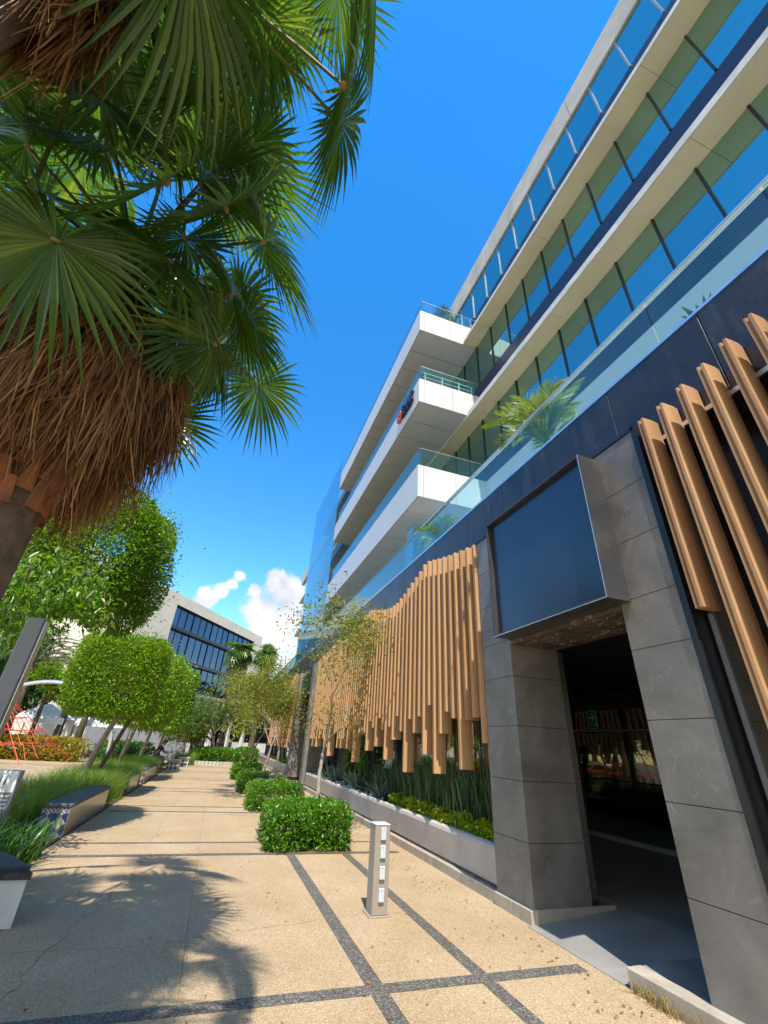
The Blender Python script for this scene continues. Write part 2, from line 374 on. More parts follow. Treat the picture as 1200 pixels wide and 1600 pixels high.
TILES = m_tiles('talavera_tiles')
def m_side_tiles(name):
    """cream glazed tiles with a row of dark triangles along the foot"""
    M = Mat(name); tc = M.n('ShaderNodeTexCoord'); sp = M.n('ShaderNodeSeparateXYZ'); M.set(sp.inputs[0], tc.outputs['Object']); y, z = sp.outputs[1], sp.outputs[2]
    f = M.math('ABSOLUTE', M.math('SUBTRACT', M.math('FRACT', M.math('MULTIPLY', y, 1 / 0.15)), 0.5))
    tri = M.math('LESS_THAN', z, M.math('MULTIPLY_ADD', f, 0.30, 0.03)); tri2 = M.math('MULTIPLY', tri, M.math('GREATER_THAN', z, 0.02))
    c = M.mix(M.math('MULTIPLY', tri2, 0.9), (0.52, 0.42, 0.29), (0.05, 0.05, 0.11))
    g = M.math('MAXIMUM', M.math('LESS_THAN', M.math('FRACT', M.math('MULTIPLY', y, 1 / 0.15)), 0.03), M.math('LESS_THAN', M.math('FRACT', M.math('MULTIPLY', z, 1 / 0.14)), 0.035))
    c = M.mix(M.math('MULTIPLY', g, 0.6), c, (0.25, 0.2, 0.15)); c = M.mix(M.math('MULTIPLY', M.noise(7, 5, 0.6, tc.outputs['Object']), 0.35), c, (0.3, 0.24, 0.16))
    return M.done(M.principled(c, 0.25))
TILES_S = m_side_tiles('cream_side_tiles')
GRANITE = m_stone('dark_bench_top', (0.085, 0.085, 0.092), 0.4, 0.55, vein=0.0, scale=6)
CREAMT = m_plain('cream_glazed_tile', (0.55, 0.45, 0.30), 0.3, var=0.1)
WALLW = m_plain('white_plaster', (0.66, 0.65, 0.63), 0.85, var=0.1, bump=0.2, bscale=20)
BARK = m_plain('smooth_grey_bark', (0.30, 0.25, 0.20), 0.85, var=0.35, scale=7, bump=0.4, bscale=30)
BARKD = m_plain('dark_bark', (0.12, 0.085, 0.06), 0.9, var=0.45, scale=8, bump=0.6, bscale=24)
LIME = m_plain('limewashed_bark', (0.62, 0.60, 0.56), 0.9, var=0.2, scale=9, bump=0.3)
PBARK = m_plain('palm_trunk_bark', (0.14, 0.105, 0.075), 0.95, var=0.45, scale=9, bump=0.7, bscale=26)
BOOT = m_plain('palm_leaf_boots', (0.30, 0.12, 0.055), 0.8, var=0.45, scale=7, bump=0.4, bscale=30)
STRAW = m_leaf('dead_frond_straw', (0.12, 0.055, 0.02), (0.46, 0.23, 0.085), (0.66, 0.44, 0.21), 0.2, 0.7)
STRAWG = m_leaf('grey_dead_frond', (0.10, 0.075, 0.05), (0.33, 0.25, 0.16), (0.5, 0.4, 0.27), 0.12, 0.7)
FAN = m_leaf('fan_palm_leaf', (0.045, 0.115, 0.02), (0.125, 0.25, 0.03), (0.28, 0.36, 0.06), 0.38, 0.28, 0.7)
PETI = m_plain('palm_petiole', (0.13, 0.155, 0.03), 0.75, var=0.35)
HAST = m_plain('palm_leaf_hub', (0.42, 0.30, 0.12), 0.6, var=0.3)
FICUS = m_leaf('ficus_leaf', (0.09, 0.20, 0.008), (0.24, 0.41, 0.012), (0.36, 0.46, 0.03), 0.4, 0.38)
FICUSD = m_leaf('dark_ficus_leaf', (0.065, 0.165, 0.012), (0.18, 0.36, 0.02), (0.32, 0.46, 0.04), 0.42, 0.33)
HEDGE = m_leaf('hedge_leaf', (0.05, 0.16, 0.012), (0.14, 0.33, 0.018), (0.24, 0.40, 0.03), 0.33, 0.3)
MYRT = m_leaf('crape_myrtle_leaf', (0.12, 0.17, 0.022), (0.29, 0.32, 0.05), (0.42, 0.30, 0.06), 0.42, 0.5)
MESQ = m_leaf('mesquite_leaf', (0.08, 0.15, 0.045), (0.17, 0.27, 0.08), (0.22, 0.30, 0.10), 0.38, 0.5)
YELL = m_leaf('golden_leaf', (0.30, 0.27, 0.012), (0.60, 0.50, 0.015), (0.7, 0.6, 0.05), 0.3, 0.5)
YELG = m_leaf('lime_groundcover_leaf', (0.13, 0.24, 0.008), (0.40, 0.46, 0.012), (0.5, 0.52, 0.03), 0.35, 0.45)
CROT = m_leaf('orange_hedge_leaf', (0.16, 0.22, 0.012), (0.46, 0.33, 0.02), (0.55, 0.16, 0.03), 0.3, 0.5)
GRASS = m_leaf('fountain_grass_blade', (0.09, 0.19, 0.02), (0.24, 0.38, 0.04), (0.42, 0.42, 0.13), 0.45, 0.5)
LILY = m_leaf('strap_leaf', (0.02, 0.075, 0.012), (0.06, 0.16, 0.02), (0.15, 0.28, 0.03), 0.3, 0.25, 0.6)
REED = m_leaf('reed_blade', (0.03, 0.065, 0.03), (0.085, 0.15, 0.05), (0.2, 0.26, 0.09), 0.25, 0.4)
AGAV = m_leaf('agave_leaf', (0.09, 0.15, 0.125), (0.19, 0.27, 0.19), (0.33, 0.38, 0.2), 0.1, 0.5)
ARECA = m_leaf('areca_leaflet', (0.16, 0.28, 0.025), (0.36, 0.46, 0.04), (0.62, 0.48, 0.05), 0.45, 0.4)
TREEB = m_leaf('background_leaf', (0.03, 0.08, 0.015), (0.085, 0.17, 0.025), (0.16, 0.25, 0.04), 0.3, 0.5)
PHOE = m_leaf('date_palm_leaflet', (0.08, 0.12, 0.06), (0.19, 0.25, 0.11), (0.32, 0.32, 0.14), 0.3, 0.5)
PEBB = m_plain('white_pebble', (0.72, 0.71, 0.68), 0.7, var=0.25, scale=5)
RED = m_plain('red_rope', (0.62, 0.07, 0.03), 0.7, var=0.2)
TENT = m_plain('white_canvas', (0.82, 0.82, 0.82), 0.8, var=0.04)
NAVY = m_plain('navy_letter', (0.012, 0.018, 0.07), 0.4)
ORNG = m_plain('red_orange_emblem', (0.72, 0.11, 0.045), 0.4)
GREEN = m_plain('exit_sign_green', (0.03, 0.22, 0.07), 0.5)
MINT = m_plain('exit_sign_mint', (0.45, 0.75, 0.5), 0.5)
CLOTHB = m_plain('black_cloth', (0.012, 0.012, 0.014), 0.9)
JEANS = m_plain('denim', (0.07, 0.09, 0.14), 0.9)
SKIN = m_plain('skin', (0.42, 0.24, 0.16), 0.55, var=0.08)
HAIR = m_plain('dark_hair', (0.015, 0.012, 0.01), 0.5)
CIRC = m_plain('red_ink', (0.6, 0.05, 0.05), 0.6)
GREYI = m_plain('grey_ink', (0.12, 0.13, 0.15), 0.6)
PANELW = m_plain('white_sign_plate', (0.74, 0.76, 0.78), 0.4, var=0.03)

# ------------------------------------------------------------------ foliage builders
def leaf_cards(P, D, length, width, fold=0.25, droop=0.15, rng=RNG):
    """P (n,3) leaf bases, D (n,3) leaf directions; each leaf 2 triangles folded on its midrib"""
    n = len(P); D = D / (np.linalg.norm(D, axis=1, keepdims=True) + 1e-9)
    up = np.tile(np.array([0, 0, 1.0]), (n, 1)) + rng.normal(0, 0.45, (n, 3))
    S = np.cross(D, up); S /= (np.linalg.norm(S, axis=1, keepdims=True) + 1e-9); U = np.cross(S, D)
    L = (length * rng.uniform(0.65, 1.25, n))[:, None]; Wd = (width * rng.uniform(0.7, 1.2, n))[:, None]
    mid = P + D * L * 0.45
    a = P; b = mid + S * Wd * 0.5 + U * Wd * fold; c = P + D * L - np.array([0, 0, 1.0]) * L * droop; d = mid - S * Wd * 0.5 + U * Wd * fold
    V = np.stack([a, b, c, d], 1).reshape(-1, 3); i = np.arange(n)[:, None] * 4
    F = np.concatenate([np.concatenate([i, i + 1, i + 2], 1), np.concatenate([i, i + 2, i + 3], 1)], 0)
    return V, F
def box_shell(n, c, h, rng=RNG, p=6.0, depth=0.25, lump=0.10, freq=3.0):
    """points in the outer shell of a lumpy clipped box (superellipsoid), and outward directions"""
    if p >= 4:
        hh = np.array(h); ar = np.array([hh[1] * hh[2], hh[0] * hh[2], hh[0] * hh[1]]); ax = rng.choice(3, n, p=ar / ar.sum())
        q = rng.uniform(-1, 1, (n, 3)); q[np.arange(n), ax] = np.sign(q[np.arange(n), ax])
    else:
        q = rng.normal(0, 1, (n, 3)); q /= np.linalg.norm(q, axis=1, keepdims=True)
    q /= (np.abs(q) ** p).sum(1, keepdims=True) ** (1 / p)
    ph = rng.uniform(0, 6.28, (3, 3))
    lp = sum(np.sin(q[:, [k]] * freq * (1 + 0.5 * j) * np.array(h)[k] + q[:, [(k + 1) % 3]] * freq * 1.7 * np.array(h)[(k + 1) % 3] + ph[j, k]) for j in range(2) for k in range(3)) / 6
    s = 1 - depth * rng.uniform(0, 1, (n, 1)) ** 1.6 + lump * lp
    out = np.sign(q) * np.abs(q) ** (p - 1); out /= np.linalg.norm(out, axis=1, keepdims=True)
    return np.array(c) + q * np.array(h) * s, out
def clipped(name, n, c, h, mat, length, width, parent=None, p=6.0, depth=0.3, lump=0.10, freq=3.0, stray=0.0):
    P, O = box_shell(n, c, h, p=p, depth=depth, lump=lump, freq=freq)
    D = O * 0.7 + RNG.normal(0, 0.6, (n, 3)) + np.array([0, 0, 0.2])
    if stray:
        k = int(n * stray); P[:k] += O[:k] * RNG.exponential(0.09, (k, 1)) + np.array([0, 0, 1]) * RNG.exponential(0.06, (k, 1))
    V, F = leaf_cards(P, D, length, width)
    return np_mesh(name, V, F, mat, parent)
def grow(base, direction, length, radius, levels, rng, spread=0.6, kids=(2, 3), up=0.25, shrink=0.68, wig=0.12, bare=0.0):
    """recursive limbs: returns list of (points, radii) and the twig points with directions"""
    segs = []; twigs = []
    def rec(p, d, l, r, lv):
        pts = [p.copy()]; rad = [r]; m = 4
        for i in range(m):
            d = (d + Vector(rng.normal(0, wig, 3)) + Vector((0, 0, up * 0.12))).normalized(); p = p + d * (l / m)
            pts.append(p.copy()); rad.append(r * (1 - 0.38 * (i + 1) / m))
            if lv <= 2: twigs.append((p.copy(), d.copy(), lv))
        segs.append((pts, rad))
        if lv == 0: return
        for k in range(rng.integers(kids[0], kids[1] + 1)):
            a = Vector(rng.normal(0, 1, 3)); a = (a - d * a.dot(d)).normalized()
            nd = (d + a * spread * rng.uniform(0.6, 1.3) + Vector((0, 0, up))).normalized()
            rec(pts[-1] if k < 2 else pts[-2], nd, l * shrink * rng.uniform(0.8, 1.2), rad[-1] * 0.75, lv - 1)
    rec(Vector(base), Vector(direction).normalized(), length, radius, levels)
    return segs, twigs
def twig_leaves(twigs, per, length, width, scatter, rng=RNG, keep=1.0):
    P = []; D = []
    for p, d, lv in twigs:
        if rng.uniform() > keep: continue
        k = per
        q = np.array(p) + rng.normal(0, scatter, (k, 3)); P.append(q); D.append(np.array(d) * 0.4 + rng.normal(0, 0.7, (k, 3)))
    P = np.concatenate(P); D = np.concatenate(D)
    return leaf_cards(P, D, length, width, rng=rng)
def limbs(name, segs, mat, parent, seg=6, minr=0.004):
    b = MB()
    for pts, rad in segs: b.tube(pts, [max(minr, r) for r in rad], seg if rad[0] > 0.02 else 4, cap=False)
    return b.build(name, mat, parent, smooth=True)
def blades(name, bases, length, width, lean, mat, parent=None, droop=0.5, rng=RNG, steps=3):
    """grass / strap leaves: tapering ribbons that bend over"""
    n = len(bases); az = rng.uniform(0, 2 * PI, n); L = length * rng.uniform(0.6, 1.2, n); ln = lean * rng.uniform(0.2, 1.3, n); w = width * rng.uniform(0.7, 1.2, n)
    out = np.stack([np.cos(az), np.sin(az), np.zeros(n)], 1); side = np.stack([-np.sin(az), np.cos(az), np.zeros(n)], 1)
    tw = rng.normal(0, 0.6, (n, 1)); side = side * np.cos(tw) + out * np.sin(tw)
    V = []; 
    for s in range(steps + 1):
        t = s / steps; h = L * (t - droop * 0.35 * t ** 3); o = L * ln * t ** 2
        c = bases + out * o[:, None] + np.array([0, 0, 1.0]) * h[:, None]
        ww = (w * (1 - t ** 2.2) * 0.5 + 0.0006)[:, None]
        V += [c - side * ww, c + side * ww]
    V = np.stack(V, 1); m = 2 * (steps + 1); F = []
    i = np.arange(n) * m
    for s in range(steps): F.append(np.stack([i + 2 * s, i + 2 * s + 1, i + 2 * s + 3, i + 2 * s + 2], 1))
    return np_mesh(name, V.reshape(-1, 3), np.concatenate(F), mat, parent)
def fan_frond(seed, R=0.95, petiole=1.05, nseg=54, bend=0.9, span=2.7):
    """one fan-palm frond along +X: petiole, hub and pleated segments that part and droop at their tips"""
    g = random.Random(seed); b = MB()
    pet = [(petiole * t, 0, -0.10 * t * t * petiole + 0.02 * math.sin(3 * t)) for t in (0, 0.25, 0.5, 0.75, 1.0)]
    V = []; F = []; MI = []
    b.tube(pet, [0.030, 0.021, 0.016, 0.013, 0.011], 5, mi=1)
    hub = Vector(pet[-1]); b.blob(hub, 0.045, 0.03, 0.012, mi=2, seg=6, rings=4)
    ax = Vector((math.cos(bend), 0, -math.sin(bend))); sy = Vector((0, 1, 0)); nz = Vector((math.sin(bend), 0, math.cos(bend)))
    da = 2 * span / (nseg - 1)
    for k in range(nseg):
        a = -span + da * k + g.uniform(-0.02, 0.02); prof = 0.70 + 0.30 * math.cos(a * 0.55)
        Lk = R * prof * g.uniform(0.9, 1.06); d = ax * math.cos(a) + sy * math.sin(a); s = -ax * math.sin(a) + sy * math.cos(a)
        cone = 0.18; droop = g.uniform(0.03, 0.3); fold = 0.36; tw = g.uniform(-0.25, 0.25); vs = []
        for t in (0.03, 0.26, 0.5, 0.72, 0.9, 1.0):
            w = min(0.5 * da * Lk * t * 1.04, 0.5 * da * Lk * 0.50) * (1 if t < 0.6 else max(0.03, (1 - t) / 0.4))
            dr = droop * max(0, t - 0.42) ** 2 * 2.4 * Lk
            c = hub + d * (Lk * t - dr * 0.25) + nz * (-cone * Lk * t * t * 0.55) + Vector((0, 0, -dr))
            ss = (s + nz * tw * max(0, t - 0.5)).normalized()
            vs += [c - ss * w + nz * w * fold * 1.1, c - nz * w * fold * 0.5, c + ss * w + nz * w * fold * 1.1]
        fs = []
        for i in range(5):
            j = i * 3; fs += [(j, j + 1, j + 4, j + 3), (j + 1, j + 2, j + 5, j + 4)]
        b.add(vs, fs, 0)
    me = bpy.data.meshes.new('frond'); me.from_pydata(b.v, [], b.f)
    for m in (FAN, PETI, HAST): me.materials.append(m)
    me.polygons.foreach_set('material_index', b.m); me.update()
    return me
def feather_frond(seed, L=1.6, nleaf=46, leaf=0.42, arch=0.9, mats=(ARECA, PETI), vee=0.5):
    g = random.Random(seed); b = MB(); pts = []; 
    for i in range(9):
        t = i / 8; pts.append(Vector((L * (t - 0.12 * arch * t ** 3), 0, L * (0.28 * arch * math.sin(t * 2.2) - 0.42 * arch * t ** 2.4))))
    b.tube(pts, [0.014 * (1 - 0.8 * i / 8) + 0.002 for i in range(9)], 4, mi=1)
    for k in range(nleaf):
        t = 0.16 + 0.83 * k / (nleaf - 1); i = min(7, int(t * 8)); f = t * 8 - i; p = pts[i].lerp(pts[i + 1], f); tan = (pts[i + 1] - pts[i]).normalized()
        up = Vector((0, 1, 0)).cross(tan) * -1
        ll = leaf * (0.45 + 0.55 * math.sin(PI * min(1, t * 0.95 + 0.05))) * g.uniform(0.85, 1.1)
        for sgn in (-1, 1):
            d = (tan * 0.75 + Vector((0, sgn, 0)) * 0.8 + up * vee * g.uniform(0.4, 1.1)).normalized(); w = 0.013
            n = d.cross(tan).normalized() * w; m = p + d * ll * 0.5 + Vector((0, 0, -0.02)); e = p + d * ll + Vector((0, 0, -0.16 * ll * g.uniform(0.3, 1.8)))
            b.add([p - n * 0.4, p + n * 0.4, m + n, m - n, e], [(0, 1, 2, 3), (3, 2, 4)], 0)
    me = bpy.data.meshes.new('frond'); me.from_pydata(b.v, [], b.f)
    for m in mats: me.materials.append(m)
    me.polygons.foreach_set('material_index', b.m); me.update()
    return me

# ------------------------------------------------------------------ the setting: ground, paving, entrance floor
g = MB(); g.quad((-160, -60, -0.012), (160, -60, -0.012), (160, 260, -0.012), (-160, 260, -0.012))
tag(g.build('ground', DIRT), kind='structure')
g = MB(); g.box(-2.05, 3.75, -8, 75, -0.2, 0.0); g.box(-2.7, -2.05, -8, 8.6, -0.2, -0.001)
tag(g.build('path', PAVE), kind='structure')
g = MB(); g.box(-2.05, 8.0, 75, 110, -0.2, 0.0); tag(g.build('plaza', PAVE), kind='structure')
g = MB()
ROWS = [(4.19, 4.33), (8.66, 8.80), (9.58, 9.68)]
y = 13.13
while y < 46: ROWS += [(y, y + 0.11), (y + 0.93, y + 1.03)]; y += 4.47
for y0, y1 in ROWS: g.box(-1.95, 3.44, y0, y1, -0.05, 0.004)
for x0, x1 in ((1.472, 1.61), (2.40, 2.526)):
    ys = [-8] + [v for r in ROWS for v in r] + [46]
    for i in range(0, len(ys), 2): g.box(x0, x1, ys[i], ys[i + 1], -0.05, 0.0038)
tag(g.build('path_band', PAVE_D), kind='structure')
g = MB()
def crack(p0, p1, w, n=26, wob=0.02, z=0.003):
    p0, p1 = Vector(p0), Vector(p1); d = (p1 - p0); s = Vector((-d.y, d.x)).normalized(); prev = None; off = 0
    for i in range(n + 1):
        off = off * 0.8 + random.gauss(0, wob); c = p0 + d * i / n + s * off; ww = w * random.uniform(0.3, 0.9)
        if prev: g.quad((prev[0].x, prev[0].y, z), (prev[1].x, prev[1].y, z), ((c + s * ww).x, (c + s * ww).y, z), ((c - s * ww).x, (c - s * ww).y, z))
        prev = (c - s * ww, c + s * ww)
crack((0.13, -6), (0.13, 46), 0.004, 260, 0.002)
crack((-0.95, 4.35), (-0.62, 8.6), 0.004, 60, 0.022); crack((-0.62, 8.0), (-0.55, 9.0), 0.004, 20, 0.01); crack((-0.7, 9.2), (-0.5, 22), 0.004, 80, 0.02)
crack((-1.9, 5.35), (0.13, 5.42), 0.004, 50, 0.012); crack((0.13, 5.45), (1.4, 5.75), 0.0035, 40, 0.01); crack((1.62, 5.8), (2.36, 5.85), 0.003, 20, 0.01)
crack((-0.9, 4.3), (-1.25, 3.2), 0.005, 30, 0.02)
tag(g.build('path_joint', CRACK2), kind='structure')
g = MB(); g.box(-15, -3.75, 14, 31.5, -0.2, 0.004); g.box(-3.75, -2.05, 34.5, 46, -0.2, 0.004); tag(g.build('play_area', SAND), kind='structure')
g = MB(); g.box(-4.3, -2.06, 6.3, 34, -0.15, 0.02); tag(g.build('soil', SOIL), kind='structure')
g = MB()
g.add([(3.56, 3.9, 0.004), (3.56, 5.2, 0.004), (3.78, 5.2, 0.03), (3.78, 3.9, 0.03), (4.9, 3.9, 0.12), (4.9, 5.3, 0.12)], [(0, 3, 2, 1), (3, 4, 5, 2)])
g.box(3.60, 9.0, 0.0, 3.88, -0.1, 0.12); g.box(4.9, 9.0, 3.88, 19.8, -0.1, 0.118); g.box(3.78, 4.9, 3.88, 3.9, -0.1, 0.121)
tag(g.build('entrance_floor', RAMPM), kind='structure')
g = MB()
for (a, b) in ((2.62, 3.86), (1.3, 2.6), (-1, 1.28)): g.bev(3.55, 3.598, a, b, -0.05, 0.135, 0.008)
g.bev(3.598, 3.70, 2.62, 3.86, 0.118, 0.135, 0.006)
tag(g.build('entrance_kerb', TRAV), kind='structure')

n = 240; P = np.stack([RNG.uniform(-1.9, 3.4, n), 3.5 + 14 * RNG.uniform(0, 1, n) ** 1.5, np.full(n, 0.008)], 1); k = n // 2; P[:k, 0] = 3.4 - np.abs(RNG.normal(0, 0.25, k))
D = RNG.normal(0, 1, (n, 3)); D[:, 2] = 0.03; V, F = leaf_cards(P, D, 0.04, 0.018, 0.3, 0.0); V[:, 2] = np.maximum(V[:, 2], 0.006)
tag(np_mesh('fallen_leaves', V, F, m_leaf('fallen_leaf', (0.16, 0.07, 0.02), (0.36, 0.2, 0.05), (0.3, 0.28, 0.06), 0.1, 0.7)), kind='stuff')

# ------------------------------------------------------------------ office building
bld = thing('office_building', 'modern office block of striped glass floors above a black stone entrance level', 'building', (3.66, 0, 0))
BX = 3.86
# black stone band above the louvres, in long slabs with open joints
b = MB(); ys = [-3.2]
while ys[-1] < 46: ys.append(ys[-1] + 1.22)
for i in range(len(ys) - 1): b.bev(BX, BX + 0.06, ys[i] + 0.004, ys[i + 1] - 0.004, 4.62, 5.75, 0.004)
band = b.build('stone_band', STONE_B, bld)
b = MB(); b.box(BX + 0.06, BX + 0.5, -3.2, 46, 4.6, 5.72); b.build('band_backing', BLACKW, bld)
b = MB(); b.box(BX - 0.005, BX + 0.1, -3.2, 46, 5.752, 5.79); b.build('band_coping', ALU, bld)
# pillars of stacked stone tiles
def pillar(name, y0, y1, top=4.80, x0=3.66, x1=4.45, skirt=True):
    p = MB(); z = 0.12; hs = [0.71, 1.32, 1.93, 2.54, 3.02, 3.62, 4.2, top]
    for h in hs:
        p.bev(x0, x1, y0, y1, z + 0.0025, h - 0.0025, 0.003); z = h
    o = p.build(name, STONE, bld)
    c = MB(); c.box(x0 + 0.006, x1 - 0.006, y0 + 0.006, y1 - 0.006, 0.0, top - 0.004); c.build('joint_fill', BLACKW, o)
    if skirt:
        k = MB(); n = max(1, round((y1 - y0) / 0.4))
        for i in range(n): k.bev(x0 - 0.045, x0 + 0.02, y0 + (y1 - y0) * i / n + 0.002, y0 + (y1 - y0) * (i + 1) / n - 0.002, -0.02, 0.125, 0.006)
        k.build('skirting', TRAV, o)
    return o
pillar('entrance_pillar', 5.20, 5.93)
pr_ = pillar('entrance_pillar', 2.60, 3.23)
# splayed inner jamb behind the far pillar
b = MB()
for z0, z1 in ((0.12, 0.75), (0.75, 1.36), (1.36, 1.97), (1.97, 2.58), (2.58, 3.0)):
    b.prism([(4.46, 5.32), (4.75, 5.44), (4.75, 5.6), (4.46, 5.6)], z0 + 0.003, z1 - 0.003)
b.build('splayed_jamb', STONE, bld)
b = MB(); b.bev(3.66, 4.75, 5.16, 5.199, 0.0, 0.14, 0.006); b.build('jamb_skirting', TRAV, bld)
# dark metal trims beside the pillars
b = MB(); b.box(3.70, 3.90, 5.932, 5.975, 0.1, 4.9); b.build('edge_trim', BLACK, bld)
b = MB(); b.box(3.652, 3.86, 2.535, 2.597, 0.1, 4.86); b.build('edge_trim', BLACK, bld)
b = MB(); b.box(3.82, 3.85, 2.47, 2.515, 0.1, 2.75); b.build('edge_trim', STEEL, bld)
b = MB(); b.bev(3.652, 3.90, 2.56, 5.97, 4.802, 4.84, 0.004); b.build('pillar_cap', BLACK, bld)
# wall over the doorway, ceiling of the entrance, dark lobby
b = MB(); b.box(3.70, 4.45, 3.232, 5.198, 3.0, 4.79); b.build('door_head', STONE, bld)
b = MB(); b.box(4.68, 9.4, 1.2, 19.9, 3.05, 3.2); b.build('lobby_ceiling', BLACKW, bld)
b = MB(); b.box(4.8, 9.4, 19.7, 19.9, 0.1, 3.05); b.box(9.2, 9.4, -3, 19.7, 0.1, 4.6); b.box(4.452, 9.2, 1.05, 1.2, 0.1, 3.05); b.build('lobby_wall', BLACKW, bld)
b = MB(); b.box(8.44, 8.50, 1.25, 19.6, 0.16, 2.98); dg = b.build('lobby_glazing', WIN_D, bld)
b = MB(); b.box(8.40, 8.438, 1.25, 19.6, 2.16, 2.20); b.build('glazing_rail', STEEL, dg)
b = MB(); b.box(8.36, 8.436, 1.25, 19.6, 0.119, 0.20); b.build('glazing_sill', CONC_W, dg)
b = MB(); b.box(4.5, 4.62, 5.45, 5.6, 0.12, 3.05); b.box(4.76, 9.2, 5.6, 5.7, 0.12, 3.05); 
for yy in (7.2, 9.6):
    b = MB(); b.box(8.41, 8.437, yy, yy + 0.03, 0.2, 2.16); b.build('glazing_bar', BLACK, dg)
# shop front behind the louvres
for (a, c) in ((6.0, 19.9), (24.6, 45)):
    b = MB(); b.box(4.62, 4.66, a, c, 0.5, 4.6); sf = b.build('shop_window', GLASS_H, bld)
    b = MB(); y = a + 1.0
    while y < c: b.box(4.50, 4.618, y, y + 0.14, 0.4, 4.6); y += 2.35
    b.box(4.56, 4.618, a, c, 1.02, 1.06); b.build('black_mullion', BLACK, sf)
b = MB(); b.box(4.25, 4.3, -3.0, 2.45, 0.1, 4.6); b.build('recess_wall', STONE_K, bld)
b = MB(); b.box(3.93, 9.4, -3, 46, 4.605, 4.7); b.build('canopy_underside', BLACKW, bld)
b = MB(); b.box(4.0, 9.4, -3, 46, 5.5, 5.7); b.build('terrace_slab', CONC_W, bld)
# far entrance between the two louvre screens
for (a, c) in ((20.0, 20.5), (23.9, 24.5)): pillar('entrance_pillar', a, c, x0=3.62)
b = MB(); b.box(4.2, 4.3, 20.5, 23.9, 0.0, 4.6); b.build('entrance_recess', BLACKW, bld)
b = MB(); b.box(3.75, 4.2, 20.5, 23.9, 3.6, 4.6); b.build('entrance_head', STONE_K, bld)

# terrace railing: tinted glass sheets under a slim metal rail
rl = thing('terrace_railing', 'long glass railing with a slim metal handrail along the top of the black stone band', 'railing', (BX, 0, 5.75))
y = -3.2; k = 0
while y < 46:
    b = MB(); b.box(BX + 0.03, BX + 0.045, y + 0.012, y + 1.32, 5.60, 6.50); b.build('glass_panel', GLASS_R, rl); y += 1.332
b = MB(); b.bev(BX, BX + 0.075, -3.2, 9.3, 6.50, 6.545, 0.008); b.bev(BX + 0.015, BX + 0.06, 9.3, 46, 6.50, 6.52, 0.006); b.build('handrail', ALU, rl)

# upper storeys
XG, XE = 6.30, 5.77; Y0, Y1 = -6.0, 46.0
bays = []; k = -8
while True:
    yb = (0.134 + 0.1497 * k) * XG
    if yb > Y1: break
    bays.append(yb); k += 1
for (z0, z1, nm) in ((9.5, 11.33, 2), (12.98, 14.91, 3), (16.62, 18.40, 4)):
    proto = None
    last = 22 if nm < 4 else len(bays) - 1
    for i in range(last):
        if proto is None:
            b = MB(); b.box(XG, XG + 0.03, bays[0] + 0.02, bays[1] - 0.02, z0, z1); proto = b.build('window', WIN_T, bld)
            q = MB(); q.box(XG - 0.03, XG + 0.03, bays[0] - 0.022, bays[0] + 0.0195, z0, z1); q.build('mullion', BLACK if nm < 4 else STEEL, proto)
        else:
            o = copy_tree(proto, bld); o.location = (0, bays[i] - bays[0], 0)
    if last < len(bays) - 1:
        b = MB(); b.box(XG, XG + 0.03, bays[last], Y1, z0, z1); b.build('window', WIN_T, bld)
b = MB(); b.box(XG, XG + 0.03, Y0, Y1, 8.9, 9.495); b.build('spandrel', SPAN, bld)
b = MB(); b.box(XG, XG + 0.03, Y0, Y1, 11.53, 12.975); b.build('spandrel', SPAN, bld)
b = MB(); b.box(XG, XG + 0.03, Y0, Y1, 15.05, 16.615); b.build('spandrel', SPAN, bld)
b = MB(); b.box(XG - 0.02, XG + 0.06, Y0, Y1, 5.7, 8.895); b.build('white_wall', WHITEP, bld)
for z0, z1 in ((11.33, 11.50), (14.91, 15.03)):
    b = MB(); y = Y0
    while y < Y1:
        b.box(XE + 0.004, XG - 0.001, y + 0.003, y + 3.74, z0, z1 - 0.05); y += 3.743
    b.build('beige_soffit', BEIGE, bld)
    b = MB(); b.box(XE, XG + 0.03, Y0, Y1, z1 - 0.05, z1); b.box(XE - 0.025, XE + 0.003, Y0, Y1, z0 - 0.012, z1 + 0.012); b.build('slab_edge', SLABW, bld)
b = MB(); y = Y0
while y < Y1: b.box(XG - 0.06, XG + 0.3, y + 0.006, y + 4.7, 18.40, 19.56); y += 4.712
b.build('roof_parapet', PARA, bld)
b = MB(); b.box(XG + 0.031, 22, Y0, Y1, 5.7, 19.3); b.build('building_core', BLACKW, bld)
b = MB(); b.box(4.5, 22, Y0, -3.25, 0, 5.7); b.box(9.41, 22, -3.2, 46, 0, 5.49); b.build('rear_wall', STONE_K, bld)

